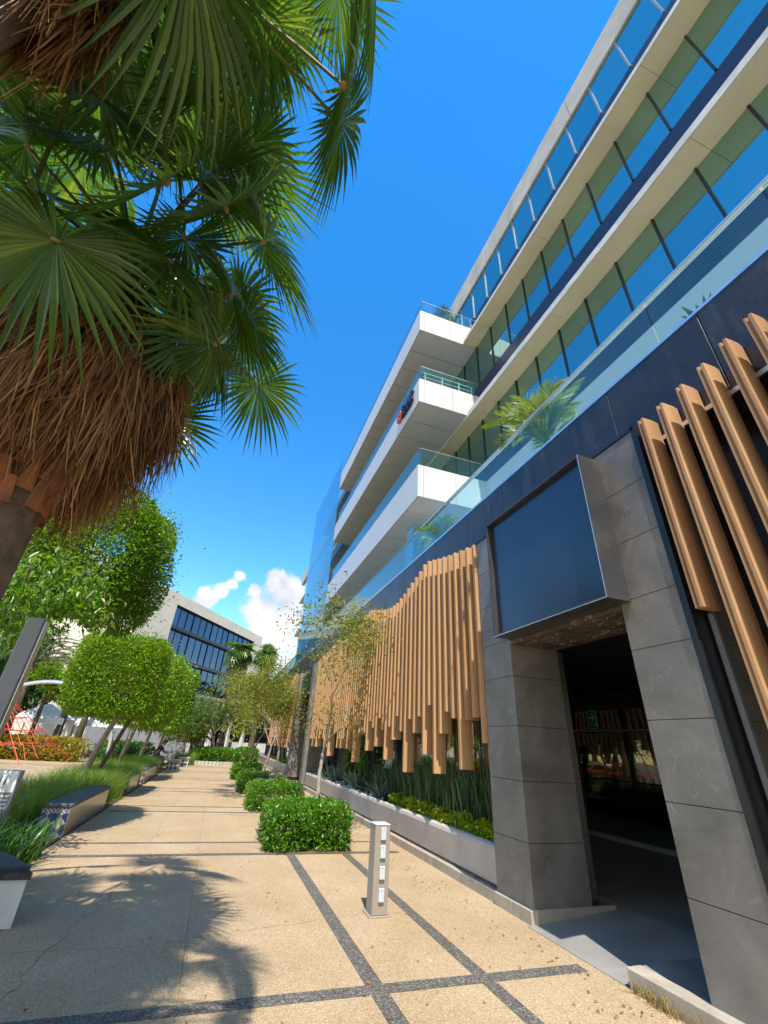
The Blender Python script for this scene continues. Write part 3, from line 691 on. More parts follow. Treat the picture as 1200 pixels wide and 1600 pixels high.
# balconies
BXF, BY0, BY1 = 4.0, 9.38, 21.25
def balcony(z0, z1, rails=False, scale=1.0):
    b = MB(); b.box(BXF + 0.02, XG - 0.001, BY0 + 0.02, BY1, z0 + 0.02, z1 - 0.02); o = b.build('balcony', BLACKW, bld)
    b = MB(); ys = [BY0 + 0.003, BY0 + 0.18]
    while ys[-1] < BY1 - 0.5: ys.append(ys[-1] + 0.94)
    ys.append(BY1)
    for i in range(len(ys) - 1): b.box(BXF - 0.004, BXF + 0.019, ys[i] + 0.005, ys[i + 1] - 0.005, z0, z1)
    for (x0, x1) in ((BXF + 0.002, BXF + 0.17), (BXF + 0.18, BXF + 1.22), (BXF + 1.23, XG - 0.002)): b.box(x0, x1, BY0 - 0.004, BY0 + 0.0185, z0, z1)
    b.build('fascia_panel', WHITEP, o)
    b = MB(); y = BY0 + 0.02
    while y < BY1: b.box(BXF + 0.03, XG - 0.01, y + 0.012, min(BY1, y + 0.926), z0 - 0.004, z0 + 0.0195); y += 0.938
    b.build('soffit_panel', SOFF, o)
    b = MB(); zt = z1 + 0.68
    b.box(BXF + 0.10, BXF + 0.112, BY0 + 0.08, BY1, z1 - 0.3, zt); 
    for x0, x1 in ((BXF + 0.113, BXF + 1.2), (BXF + 1.215, XG - 0.02)): b.box(x0, x1, BY0 + 0.08, BY0 + 0.092, z1 - 0.3, zt)
    b.build('balcony_glass', GLASS_R, o)
    b = MB(); b.box(BXF + 0.095, BXF + 0.117, BY0 + 0.075, BY1, zt, zt + 0.02); b.box(BXF + 0.118, XG - 0.02, BY0 + 0.075, BY0 + 0.097, zt, zt + 0.02); b.build('glass_cap', ALU, o)
    b = MB()
    for yy, xx in ((11.6, 4.9), (14.2, 4.9), (17, 4.9)): b.prism([(xx + 0.05 * math.cos(t), yy + 0.05 * math.sin(t)) for t in np.linspace(0, 2 * PI, 13)[:-1]], z0 - 0.012, z0 - 0.003)
    b.build('downlight', PANELW, o)
    if rails:
        b = MB()
        for zz in (0.18, 0.36, 0.56): b.tube([(BXF + 0.22, BY0 + 0.2, z1 + zz), (XG - 0.1, BY0 + 0.2, z1 + zz)], 0.016, 6)
        for xx in (0.3, 0.95, 1.6, 2.1): b.tube([(BXF + xx, BY0 + 0.2, z1 - 0.1), (BXF + xx, BY0 + 0.2, z1 + 0.58)], 0.022, 6)
        b.build('metal_rail', PANELW, o)
balcony(7.82, 8.90); balcony(11.40, 12.42, True); balcony(14.88, 15.96)
b = MB(); b.box(4.3, 4.315, 10.4, 10.9, 5.8, 7.5); b.box(4.32, 6.2, 10.4, 10.415, 5.8, 7.5); b.build('wind_screen', GLASS_R, bld)
# big glass screen past the balconies
b = MB(); b.add([(4.0, 21.35, 5.9), (3.90, 29.0, 5.9), (3.90, 29.0, 17.1), (4.0, 21.35, 17.1)], [(0, 1, 2, 3)]); b.add([(4.03, 21.35, 5.9), (3.93, 29.0, 5.9), (3.93, 29.0, 17.1), (4.03, 21.35, 17.1)], [(3, 2, 1, 0)]); gs = b.build('glass_screen', GLASS_S, bld)
b = MB()
for z in (8.9, 12.5, 16.0):
    for yy in (21.45, 23.3, 25.2, 27.1): b.tube([(4.03, yy, z), (4.6, yy, z)], 0.03, 5)
b.box(4.6, XG, 21.3, 29, 15.4, 15.9); b.box(4.6, XG, 21.3, 29, 11.6, 12.1); b.box(4.6, XG, 21.3, 29, 8.0, 8.5); b.build('screen_bracket', STEEL, gs)

# lettering on the middle balcony: an orange emblem and dark letters too small to read
sg = thing('balcony_sign', 'small sign of an orange emblem and dark letters on the middle balcony front', 'sign', (BXF - 0.02, 10.4, 11.9))
b = MB(); cx, cz = 10.98, 12.0
for k in range(6):
    a = k * PI / 3; b.prism_y([(0, 0)] * 0 or [(BXF - 0.11, cz + 0.13 * math.sin(a) - 0.075), (BXF - 0.02, cz + 0.13 * math.sin(a) - 0.075), (BXF - 0.02, cz + 0.13 * math.sin(a) + 0.075), (BXF - 0.11, cz + 0.13 * math.sin(a) + 0.075)], cx + 0.14 * math.cos(a) - 0.075, cx + 0.14 * math.cos(a) + 0.075)
b.build('emblem', ORNG, sg)
def stroke(b, y0, z0, y1, z1, w=0.07):
    d = Vector((y1 - y0, z1 - z0)); n = Vector((-d.y, d.x)).normalized() * w / 2; x0, x1 = BXF - 0.11, BXF - 0.02
    q = [(y0 + n.x, z0 + n.y), (y1 + n.x, z1 + n.y), (y1 - n.x, z1 - n.y), (y0 - n.x, z0 - n.y)]
    b.add([(x0, y, z) for y, z in q] + [(x1, y, z) for y, z in q], [(0, 1, 2, 3), (7, 6, 5, 4), (0, 4, 5, 1), (1, 5, 6, 2), (2, 6, 7, 3), (3, 7, 4, 0)])
b = MB(); z0, z1 = 11.9, 12.36
def yy(v): return 10.72 - v * 0.57            # letters run towards the viewer
arc = [(0.34 + 0.0, 0.36), (0.22, 0.44), (0.06, 0.36), (0.0, 0.22), (0.06, 0.06), (0.22, 0.0), (0.34, 0.08), (0.34, 0.2), (0.22, 0.2)]
for (p, q) in zip(arc, arc[1:]): stroke(b, yy(p[0]), z0 + p[1] * 0.75, yy(q[0]), z0 + q[1] * 0.75, 0.05)
for l in ([(0.46, 0), (0.62, 0.44), (0.78, 0), ], [(0.52, 0.16), (0.72, 0.16)], [(0.9, 0), (0.9, 0.44), (1.2, 0), (1.2, 0.44)], [(1.32, 0.44), (1.62, 0.44), (1.32, 0), (1.62, 0)]):
    for (p, q) in zip(l, l[1:]): stroke(b, yy(p[0]), z0 + p[1] * 0.75, yy(q[0]), z0 + q[1] * 0.75, 0.05)
b.build('letters', NAVY, sg)
for k in range(11):
    b = MB(); stroke(b, yy(0.02 + 0.15 * k), 11.74, yy(0.02 + 0.15 * k + (0.08 if k % 3 else 0.0)), 11.82, 0.035); b.build('small_letter', NAVY, sg)

# blank sign box over the doorway
sb = thing('sign_box', 'large blank dark sign panel in a black frame over the doorway', 'sign', (3.5, 4.1, 3.0))
X0, X1, A0, A1, Z0, Z1 = 3.36, 3.659, 3.10, 5.13, 3.0, 4.74
b = MB(); b.box(X0, X1, A0, A0 + 0.03, Z0, Z1); b.box(X0, X1, A1 - 0.03, A1, Z0, Z1); b.box(X0, X1, A0 + 0.031, A1 - 0.031, Z1 - 0.03, Z1); b.box(X0, X1, A0 + 0.031, A1 - 0.031, Z0, Z0 + 0.03)
fr = b.build('frame', m_stone('charcoal_frame', (0.05, 0.05, 0.053), 0.25, 0.4, vein=0.06), sb)
b = MB()
for (p, q) in (((X0 - 0.004, A0 - 0.004), (Z0, Z1)),): b.box(X0 - 0.005, X0 - 0.0005, A0, A0 + 0.008, Z0, Z1); b.box(X0 - 0.005, X0 - 0.0005, A0 + 0.0085, A1, Z0, Z0 + 0.008)
b.build('frame_edge', ALU, fr)
b = MB(); b.box(X0 + 0.07, X0 + 0.09, A0 + 0.0305, A1 - 0.0305, Z0 + 0.0305, Z1 - 0.0305); b.build('panel', SIGNF, sb)
b = MB(); b.box(3.661, 4.44, 3.235, 5.195, 2.955, 2.998); so = b.build('underside', m_stone('scratched_brown_soffit', (0.10, 0.075, 0.06), 0.4, 0.5, vein=0.6, scale=4), sb)
b = MB()
for i in range(70):
    x = random.uniform(3.72, 4.3); y = random.uniform(3.3, 5.1); l = random.uniform(0.02, 0.12); w = random.uniform(0.003, 0.012); t = random.uniform(-0.5, 0.5) + 1.2
    dx, dy = math.cos(t) * l, math.sin(t) * l; nx, ny = -math.sin(t) * w, math.cos(t) * w
    b.quad((x, y, 2.9535), (x + dx + nx, y + dy + ny, 2.9535), (x + dx * 1.3, y + dy * 1.3, 2.9535), (x + dx * 0.4 - nx, y + dy * 0.4 - ny, 2.9535))
b.build('scratches', CONC_W, so)

# exit sign inside the lobby
ex = thing('exit_sign', 'small green exit sign with an arrow inside the dark doorway', 'sign', (8.36, 8.93, 2.27))
EY, EZ = 8.93, 2.42
b = MB(); b.bev(8.385, 8.40, EY - 0.15, EY + 0.15, EZ - 0.2, EZ + 0.2, 0.004); b.build('plate', MINT, ex)
b = MB(); b.box(8.381, 8.3845, EY - 0.13, EY + 0.13, EZ - 0.1, EZ + 0.18); b.box(8.381, 8.3845, EY - 0.13, EY + 0.13, EZ - 0.185, EZ - 0.115); b.build('field', GREEN, ex)
b = MB(); X = 8.379
b.box(X, X + 0.0015, EY - 0.06, EY + 0.10, EZ + 0.02, EZ + 0.05)
b.add([(X, EY - 0.11, EZ + 0.035), (X, EY - 0.02, EZ + 0.12), (X, EY + 0.02, EZ + 0.12), (X, EY - 0.06, EZ + 0.035), (X, EY + 0.02, EZ - 0.05), (X, EY - 0.02, EZ - 0.05)], [(0, 1, 2, 3), (0, 3, 4, 5)])
b.build('arrow', MINT, ex)

# ------------------------------------------------------------------ louvre screens
def louvre_mesh(w=0.070, d=0.22):
    """blade cross-section with a grooved nose and slightly rounded sides, unit height, top at z=0"""
    h = w / 2
    return [(0.0, -h), (0.0, -h + 0.018), (0.022, -h + 0.021), (0.022, h - 0.027), (-0.006, h - 0.025), (-0.006, h), (d * 0.3, h + 0.004), (d * 0.7, h + 0.003), (d, h - 0.008), (d, -h + 0.008), (d * 0.7, -h - 0.003), (d * 0.3, -h - 0.004)]
def louvre_screen(label, ys, tops, bots, loc, rails):
    t = thing('louvre_screen', label, 'louvres', loc, 'louvre screens along the facade')
    prof = louvre_mesh()
    for y, zt, zb in zip(ys, tops, bots):
        b = MB(); b.prism([(3.62 + px, y - py) for px, py in prof], zb, zt); b.build('louvre', WOOD, t)
    b = MB()
    for (ya, yb, z) in rails: b.box(3.842, 3.858, ya, yb, z, z + 0.05)
    b.build('rail', ALU, t); return t
SP = 0.2352
xs_t = [5.93, 6.9, 7.4, 7.85, 8.1, 8.4, 8.8, 9.3, 9.75, 10.3, 10.7, 11.3, 11.8, 12.1, 12.5, 12.9, 13.6, 14.35, 15.2, 16.2, 17.0, 17.8, 18.6, 19.3]
zs_t = [4.80, 4.97, 5.08, 5.20, 5.21, 5.11, 5.01, 4.87, 4.77, 4.77, 4.84, 4.99, 5.11, 5.16, 5.10, 4.91, 4.86, 4.94, 5.06, 5.0, 4.88, 4.86, 4.82, 4.78]
ys = [5.99 + SP * i for i in range(57)]
tops = [float(np.interp(y, xs_t, zs_t)) for y in ys]
bots = [1.72, 2.06, 2.03, 1.36, 2.07, 2.18, 1.85, 1.25, 2.32, 1.52, 2.15, 1.87, 2.12, 1.19, 1.9, 2.2, 1.75, 2.0, 1.36, 1.95, 2.2, 1.6, 2.0, 2.15, 1.5, 1.9, 2.2, 1.85, 2.1, 1.2, 1.95]
while len(bots) < 57: bots.append(random.choice([1.25, 1.5, 1.48, 1.75, 1.9, 2.05, 2.2]))
louvre_screen('long screen of tan vertical louvres with a wavy top between doorway and far entrance', ys, tops, bots, (3.73, 12.5, 0), [(5.98, 19.4, 4.55), (5.98, 19.4, 3.2), (5.98, 19.4, 2.4)])
ys = [2.43 - SP * i for i in range(13)]
tops = [4.82, 4.83, 4.87, 4.92, 4.99, 5.04, 5.10, 5.14, 5.16, 5.14, 5.08, 5.0, 4.95]; bots = [2.76, 1.45, 1.9, 1.2, 1.75, 1.4, 2.0, 1.3, 1.8, 1.5, 2.1, 1.6, 1.9]
louvre_screen('nearest tan louvre screen, its tall blades running off the picture edge', ys, tops, bots, (3.73, 1.0, 0), [(-0.6, 2.44, 4.60)])
ys = [24.7 + SP * i for i in range(44)]
tops = [4.75 + 0.2 * math.sin(i * 0.33) for i in range(44)]; bots = [random.choice([1.3, 1.5, 1.8, 2.1]) for i in range(44)]
louvre_screen('farthest tan louvre screen, beyond the dark second entrance behind the trees', ys, tops, bots, (3.73, 29, 0), [(24.7, 35, 4.55)])

# ------------------------------------------------------------------ planters along the facade
def planter(label, a, c):
    t = thing('planter', label, 'planter', (3.9, (a + c) / 2, 0), 'concrete planters along the facade')
    prof = [(3.72, 0.155), (3.70, 0.50), (3.715, 0.545), (3.75, 0.565), (3.80, 0.565), (3.82, 0.54), (3.82, 0.155)]
    y = a
    while y < c - 0.1:
        y1 = min(c, y + 1.66); b = MB(); b.prism_y(prof, y + 0.006, y1 - 0.006); b.build('concrete_panel', CONC, t); y = y1
    b = MB(); b.box(3.73, 4.6, a + 0.01, c - 0.01, 0.1, 0.46); b.build('soil_bed', SOIL, t)
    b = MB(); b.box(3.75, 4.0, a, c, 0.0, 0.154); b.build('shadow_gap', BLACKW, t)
    b = MB(); y = a
    while y < c: b.bev(3.64, 3.745, y + 0.002, min(c, y + 0.46) - 0.002, -0.02, 0.115, 0.005); y += 0.46
    b.build('skirting', TRAV, t); return t
planter('long pale concrete planter under the long louvre screen', 5.96, 19.6)
planter('pale concrete planter beyond the dark second entrance', 24.6, 40)
P = np.stack([RNG.uniform(3.84, 4.55, 900), RNG.uniform(11.0, 19.5, 900), RNG.uniform(0.46, 0.56, 900)], 1)
b = MB()
for p in P[:420]: r = random.uniform(0.02, 0.05); b.blob(p, r, r * random.uniform(0.7, 1.3), r * 0.7, seg=6, rings=4, jit=0.15)
tag(b.build('pebbles', PEBB, None, True), kind='stuff')
n = 1500; bs = np.stack([RNG.uniform(3.98, 4.45, n), RNG.uniform(6.0, 10.9, n) , np.full(n, 0.45)], 1)
tag(blades('reeds', bs, 0.95, 0.022, 0.22, REED, droop=0.2), kind='stuff')
n = 500; bs = np.stack([RNG.uniform(4.1, 4.5, n), RNG.uniform(10.5, 13.2, n), np.full(n, 0.45)], 1)
tag(blades('reeds', bs, 0.85, 0.02, 0.3, REED), kind='stuff')
def lime_border(a, c, n):
    P = np.stack([RNG.uniform(3.8, 4.02, n), RNG.uniform(a, c, n), RNG.uniform(0.48, 0.70, n)], 1); P[:, 2] += 0.05 * np.sin(P[:, 1] * 9)
    V, F = leaf_cards(P, RNG.normal(0, 0.7, (n, 3)) + np.array([-0.3, -0.1, 0.6]), 0.085, 0.045); return V, F
V, F = lime_border(6.0, 10.2, 4200); tag(np_mesh('groundcover', V, F, YELG), kind='stuff')
V, F = lime_border(26, 36, 1500); tag(np_mesh('groundcover', V, F, YELG), kind='stuff')
def agave_mesh(n, L, w, seed, droop=0.35, mat=AGAV):
    g = random.Random(seed); b = MB()
    for i in range(n):
        az = i * 2.4 + g.uniform(-0.2, 0.2); t = (i + 0.5) / n; el = 1.45 - 1.0 * t + g.uniform(-0.1, 0.1); l = L * g.uniform(0.75, 1.1)
        o = Vector((math.cos(az), math.sin(az), 0)); s = Vector((-math.sin(az), math.cos(az), 0)); vs = []
        for q in (0, 0.3, 0.6, 0.85, 1.0):
            r = l * q; c = o * (r * math.cos(el) + 0.02) + Vector((0, 0, r * math.sin(el) - droop * l * q * q * 0.5)); ww = w * (0.6 + 1.6 * q - 2.15 * q * q) if q < 1 else 0.002
            ww = max(ww, 0.002); up = Vector((0, 0, ww * 0.5)); vs += [c - s * ww + up, c - up * 0.4, c + s * ww + up]
        b.add(vs, [f for k in range(4) for f in ((3 * k, 3 * k + 1, 3 * k + 4, 3 * k + 3), (3 * k + 1, 3 * k + 2, 3 * k + 5, 3 * k + 4))])
    me = bpy.data.meshes.new('agave_plant'); me.from_pydata(b.v, [], b.f); me.materials.append(mat); me.update(); return me
AG = [agave_mesh(22, 0.62, 0.045, s) for s in (1, 2, 3)] + [agave_mesh(30, 0.75, 0.02, 9, 0.9, REED)]
for i, (x, y, s, k, lab) in enumerate([(4.02, 11.3, 0.95, 0, 'grey-green agave at the end of the lime groundcover'), (4.2, 12.3, 1.05, 1, 'wide agave just beyond the tall reeds'),
        (4.05, 13.5, 1.1, 2, 'blue-grey agave behind white pebbles, third from the reeds'), (4.15, 14.7, 1.0, 0, 'upright agave in the middle of the pebbled planter'),
        (4.05, 16.0, 1.1, 1, 'agave by the slim myrtle trunk in the long planter'), (4.15, 17.4, 1.1, 2, 'spiky agave near the dark second entrance'), (4.25, 13.0, 1.25, 3, 'thin-leaved yucca rising behind the agaves')]):
    o = link('agave_plant', AG[k]); o.location = (x, y, 0.46); o.scale = (s,) * 3; o.rotation_euler = (0, 0, i * 1.3); tag(o, lab, 'agave', 'agaves in the long planter')
for i, (x, y, h, lab) in enumerate([(4.35, 14.1, 1.9, 'tall green column plant behind the agaves, nearer one'), (4.35, 15.6, 2.1, 'tall green column plant behind the agaves, farther one')]):
    t = thing('column_plant', lab, 'plant', (x, y, 0.46), 'column plants by the shop window')
    n = 420; P = np.stack([x + RNG.normal(0, 0.07, n), y + RNG.normal(0, 0.07, n), RNG.uniform(0.5, h, n)], 1); V, F = leaf_cards(P, RNG.normal(0, 0.5, (n, 3)) + np.array([0, 0, 0.8]), 0.2, 0.05)
    np_mesh('foliage', V, F, HEDGE, t); b = MB(); b.tube([(x, y, 0.4), (x, y, h)], 0.02, 6); b.build('stem', BARKD, t)
# plants on the terrace and the top balcony
def areca(label, loc, n, L, seed):
    t = thing('areca_palm', label, 'palm', loc, 'palms on the terrace', local=True)
    ms = [feather_frond(seed + k, L) for k in range(3)]; g = random.Random(seed)
    for i in range(n):
        o = link('frond', ms[i % 3], t); az = i * 2.39996; o.rotation_euler = (0, -g.uniform(0.45, 1.25), az); o.scale = (g.uniform(0.8, 1.1),) * 3
    b = MB()
    for k in range(5): a = k * 1.26; b.tube([(0.08 * math.cos(a), 0.08 * math.sin(a), -0.6), (0.02 * math.cos(a), 0.02 * math.sin(a), 0.15)], 0.02, 5)
    b.build('stem', PETI, t); return t
areca('bright yellow-green palm leaning over the glass railing above the doorway', (4.25, 4.45, 6.1), 16, 1.1, 5)
areca('smaller pale palm behind the railing beside the lowest balcony', (4.3, 8.5, 5.95), 11, 0.8, 25)
o = link('agave_plant', AG[0]); o.location = (4.15, 1.75, 5.72); o.scale = (0.68,) * 3; tag(o, 'agave tips showing behind the railing at the picture edge', 'agave')
segs, tw = grow((4.32, 8.7, 5.7), (0, 0.1, 1), 0.25, 0.008, 2, np.random.default_rng(3), 0.5)
t = thing('terrace_shrub', 'small dark-leaved sprig behind the glass railing', 'plant', (4.32, 8.7, 5.7)); limbs('stem', segs, BARKD, t)
V, F = twig_leaves(tw, 3, 0.09, 0.035, 0.04); np_mesh('leaf', V, F, HEDGE, t)
t = thing('frangipani_tree', 'little potted tree with leaf rosettes on the top balcony', 'tree', (5.1, 9.75, 15.9))
segs, tw = grow((5.1, 9.75, 15.9), (-0.05, 0, 1), 0.62, 0.035, 2, np.random.default_rng(21), 0.75, (2, 3), 0.15, 0.7); limbs('trunk', segs, BARK, t)
ends = [s[0][-1] for s in segs[3:]]; P = []; D = []
for e in ends:
    for k in range(11): a = k * 2.4; P.append(e); D.append((math.cos(a), math.sin(a), 0.35))
V, F = leaf_cards(np.array(P), np.array(D), 0.30, 0.08); np_mesh('crown', V, F, AGAV, t)

n = 150; bs = np.stack([3.54 + RNG.normal(0, 0.02, n), 3.82 - np.abs(RNG.normal(0, 0.35, n)), np.zeros(n)], 1)
tag(blades('weeds', bs, 0.12, 0.006, 0.9, m_leaf('dry_weed', (0.22, 0.15, 0.05), (0.5, 0.36, 0.12), (0.3, 0.32, 0.08), 0.3, 0.7), droop=0.5), kind='stuff')

# ------------------------------------------------------------------ bollard with sockets
t = thing('power_bollard', 'taupe metal bollard with four pale socket covers standing on the paving', 'bollard', (2.06, 5.82, 0))
b = MB(); b.bev(1.97, 2.15, 5.72, 5.92, 0.012, 0.80, 0.005); b.build('body', TAUPE, t)
b = MB(); b.bev(1.966, 2.154, 5.716, 5.924, 0.801, 0.812, 0.003); b.build('cap', LGREY, t)
b = MB(); b.bev(1.935, 2.185, 5.69, 5.955, 0.0, 0.0115, 0.003); b.build('base_plate', TAUPE, t)
for z in (0.665, 0.50, 0.315, 0.125):
    b = MB(); b.bev(2.035, 2.098, 5.696, 5.7195, z, z + 0.115, 0.004); o = b.build('socket_cover', LGREY, t)
    b = MB(); b.tube([(2.066, 5.692, z + 0.10), (2.066, 5.697, z + 0.10)], 0.004, 8); b.build('screw', BLACK, o)

# ------------------------------------------------------------------ benches
def bench(label, x0, x1, y0, y1, h=0.47, body=TILES, group='tiled benches along the path'):
    t = thing('bench', label, 'bench', ((x0 + x1) / 2, (y0 + y1) / 2, 0), group)
    b = MB(); b.box(0.02, x1 - x0 - 0.02, 0.02, y1 - y0 - 0.02, 0, h - 0.055); b.m[3] = b.m[5] = 1; o = b.build('tiled_body', [body, TILES_S], t); o.location = (x0, y0, 0)
    b = MB(); b.bev(x0, x1, y0, y1, h - 0.0545, h, 0.012); b.build('seat_slab', GRANITE, t)
    return t
bench('nearest tiled bench with dark slab seat, blue and cream diamonds on its end', -2.50, -2.05, 10.05, 13.3)
bench('second tiled bench, half hidden by fountain grass', -2.52, -2.06, 16.3, 18.2)
bench('third tiled bench along the grass strip', -2.50, -2.05, 19.6, 23.2)
bench('far stone bench under the seated person in black', -3.2, -2.4, 27.4, 29.2, 0.45)
t = thing('planter_box', 'low white plastered planter with rough dark lid at the lower left corner', 'planter', (-2.0, 6.3, 0))
poly = lambda e: [(-3.2, 5.95 - e), (-1.38 + e, 5.95 - e), (-1.70 + e, 6.45), (-1.95, 6.75 + e), (-3.2, 6.75 + e)]
b = MB(); b.prism(poly(0), 0, 0.345); b.build('plastered_body', WALLW, t)
b = MB(); b.prism(poly(0.03), 0.346, 0.40); b.prism([(x * 0.985 - 0.03, y * 0.985 + 0.095) for x, y in poly(0.0)], 0.40, 0.435); b.build('lid', m_plain('rough_dark_stone', (0.06, 0.06, 0.062), 0.9, var=0.5, scale=14, bump=0.7, bscale=26), t)
for i, (x0, x1, y0, lab) in enumerate([(-2.04, -1.42, 27.5, 'tiled cube seat with blue diamonds at the end of the path'), (-1.72, -1.16, 31.3, 'smaller tiled cube seat behind, beside the round hedge')]):
    t = thing('tiled_seat', lab, 'seat', ((x0 + x1) / 2, y0 + 0.3, 0), 'tiled cube seats')
    b = MB(); b.box(0, x1 - x0, 0, 0.6, 0, 0.40); o = b.build('tiled_body', TILES, t); o.location = (x0, y0, 0)
    b = MB(); b.bev(x0 - 0.03, x1 + 0.03, y0 - 0.03, y0 + 0.63, 0.401, 0.47, 0.01); b.build('seat_slab', CONC, t)

# ------------------------------------------------------------------ information board
t = thing('info_board', 'white rules board with a red circle of two figures, in the grass', 'sign', (-2.9, 9.05, 0))
b = MB(); b.bev(-3.35, -2.67, 9.0, 9.14, 0, 1.0, 0.006); b.build('board', GREYP, t)
b = MB(); b.box(-3.34, -2.69, 8.992, 8.999, 0.72, 0.995); pl = b.build('plate', PANELW, t)
b = MB(); cx, cz, R = -2.87, 0.865, 0.095
for k in range(40):
    a, c = 2 * PI * k / 40, 2 * PI * (k + 1) / 40
    b.quad((cx + R * math.cos(a), 8.9905, cz + R * math.sin(a)), (cx + R * math.cos(c), 8.9905, cz + R * math.sin(c)), (cx + R * 0.93 * math.cos(c), 8.9905, cz + R * 0.93 * math.sin(c)), (cx + R * 0.93 * math.cos(a), 8.9905, cz + R * 0.93 * math.sin(a)))
b.build('red_circle', CIRC, pl)
for x, h in ((-2.905, 0.055), (-2.84, 0.06)):
    b = MB(); b.blob((x + 0.01, 8.99, cz + h), 0.011, 0.001, 0.011); b.box(x, x + 0.017, 8.9895, 8.991, cz - 0.005, cz + h - 0.014); b.box(x + (0.002 if h < 0.058 else -0.006), x + 0.009, 8.9895, 8.991, cz - 0.055, cz - 0.005); b.box(x + 0.011, x + 0.017, 8.9895, 8.991, cz - 0.05, cz - 0.005); b.build('figure', GREYI, pl)
b = MB()
for r in range(5):
    x = -3.3
    while x < -2.72: l = random.uniform(0.02, 0.06); b.box(x, min(-2.71, x + l), 8.9915, 8.9985, 0.66 - r * 0.05, 0.685 - r * 0.05); x += l + 0.012
b.build('small_print', PANELW, t)

# ------------------------------------------------------------------ lamp post by the palm
t = thing('lamp_post', 'leaning-looking grey square steel post in front of the dark tree', 'post', (-2.12, 5.6, 0))
b = MB(); b.bev(-2.13, -1.97, 5.5, 5.66, 0.0, 2.62, 0.008); b.build('post', GREYP, t)
b = MB(); b.bev(-1.9695, -1.955, 5.53, 5.63, 0.05, 2.60, 0.003); b.build('edge_strip', ALU, t)
b = MB(); b.bev(-2.2, -1.9, 5.43, 5.73, 0, 0.012, 0.003); b.build('base_plate', GREYP, t)

# ------------------------------------------------------------------ hedges and crape myrtles along the right of the path
def hedge(label, boxes, n, mat=HEDGE, leafl=0.062, leafw=0.036, group='clipped hedges in the path beds'):
    x = np.mean([c[0] for c, h in boxes]); y = np.mean([c[1] for c, h in boxes])
    t = thing('hedge', label, 'hedge', (float(x), float(y), 0), group)
    Vs = []; Fs = []; off = 0; tot = sum(h[0] * h[1] + h[0] * h[2] + h[1] * h[2] for c, h in boxes)
    for c, h in boxes:
        k = int(n * (h[0] * h[1] + h[0] * h[2] + h[1] * h[2]) / tot); P, O = box_shell(k, c, h, p=7, depth=0.45, lump=0.16, freq=5)
        P += O * RNG.exponential(0.018, (k, 1)); P[:, 2] = np.maximum(P[:, 2], 0.05)
        V, F = leaf_cards(P, O * 0.8 + RNG.normal(0, 0.6, (k, 3)) + np.array([0, 0, 0.35]), leafl, leafw); Vs.append(V); Fs.append(F + off); off += len(V)
    np_mesh('foliage', np.concatenate(Vs), np.concatenate(Fs), mat, t)
    b = MB()
    for c, h in boxes:
        for k in range(14):
            x = c[0] + random.uniform(-.8, .8) * h[0]; y = c[1] + random.uniform(-.8, .8) * h[1]
            b.tube([(x, y, -0.02), (x + random.gauss(0, .05), y + random.gauss(0, .05), c[2]), (x + random.gauss(0, .1), y + random.gauss(0, .1), c[2] + h[2] * 0.7)], [0.01, 0.007, 0.003], 4)
    b.build('stem', BARKD, t); return t
hedge('nearest clipped hedge, notched in the middle, by the bollard', [((1.52, 9.35, 0.32), (0.34, 0.62, 0.28)), ((2.27, 9.25, 0.33), (0.31, 0.50, 0.29)), ((1.9, 9.6, 0.46), (0.55, 0.4, 0.15))], 17000)
hedge('second clipped hedge block, behind the notched one', [((1.86, 14.1, 0.29), (0.70, 0.8, 0.26))], 9000, leafl=0.07, leafw=0.04)
hedge('third hedge around the white pot, before the myrtle trunks', [((1.55, 18.2, 0.28), (0.42, 0.8, 0.25)), ((2.3, 18.6, 0.22), (0.4, 0.6, 0.2))], 6000, leafl=0.085, leafw=0.05)
hedge('fourth hedge, farthest of those beside the path', [((1.75, 23.6, 0.29), (0.65, 0.9, 0.26))], 5000, leafl=0.1, leafw=0.06)
g = MB()
for (x0, x1, y0, y1) in ((1.16, 2.62, 8.66, 10.9), (1.2, 2.56, 13.25, 15.2), (1.2, 2.56, 17.4, 19.6), (1.2, 2.56, 22.6, 24.8), (1.2, 2.56, 29, 31)): g.box(x0, x1, y0, y1, -0.05, 0.012)
for (px_, py_) in ((-1.66, 3.15), (-1.55, 1.12)): g.prism([(px_ + 0.55 * math.cos(a), py_ + 0.55 * math.sin(a)) for a in np.linspace(0, 2 * PI, 17)[:-1]], -0.05, 0.01)
tag(g.build('soil', SOIL), kind='structure')
t = thing('plant_pot', 'shallow white pot of spiky leaves in the third hedge', 'pot', (1.95, 17.55, 0.3))
b = MB(); b.tube([(1.95, 17.55, 0.1), (1.95, 17.55, 0.3), (1.95, 17.55, 0.44)], [0.2, 0.27, 0.30], 16); b.build('pot', WALLW, t)
np_ = link('spiky_leaves', AG[0], t); np_.matrix_parent_inverse = Matrix.Identity(4); np_.location = (0, 0, 0.12); np_.scale = (0.7,) * 3
def myrtle(label, base, lean, seed, L=1.5, levels=4, per=5, leaf=0.075, r=0.05, keep=1.0, up=0.22, scat=0.10, spread=0.62):
    t = thing('crape_myrtle', label, 'tree', base, 'crape myrtles along the facade'); rg = np.random.default_rng(seed)
    segs, tw = grow(base, lean, L, r, levels, rg, spread, (2, 3), up, 0.74)
    limbs('trunk', segs, BARK, t); V, F = twig_leaves(tw, per, leaf, leaf * 0.5, scat, rg, keep); np_mesh('crown', V, F, MYRT, t); return t
myrtle('slim pale-barked crape myrtle with an airy crown, rising behind the notched hedge', (2.27, 10.3, 0), (-0.02, 0, 1), 12, 1.45, 5, 9, 0.095, 0.058, 0.9, 0.09, 0.22, 0.85)
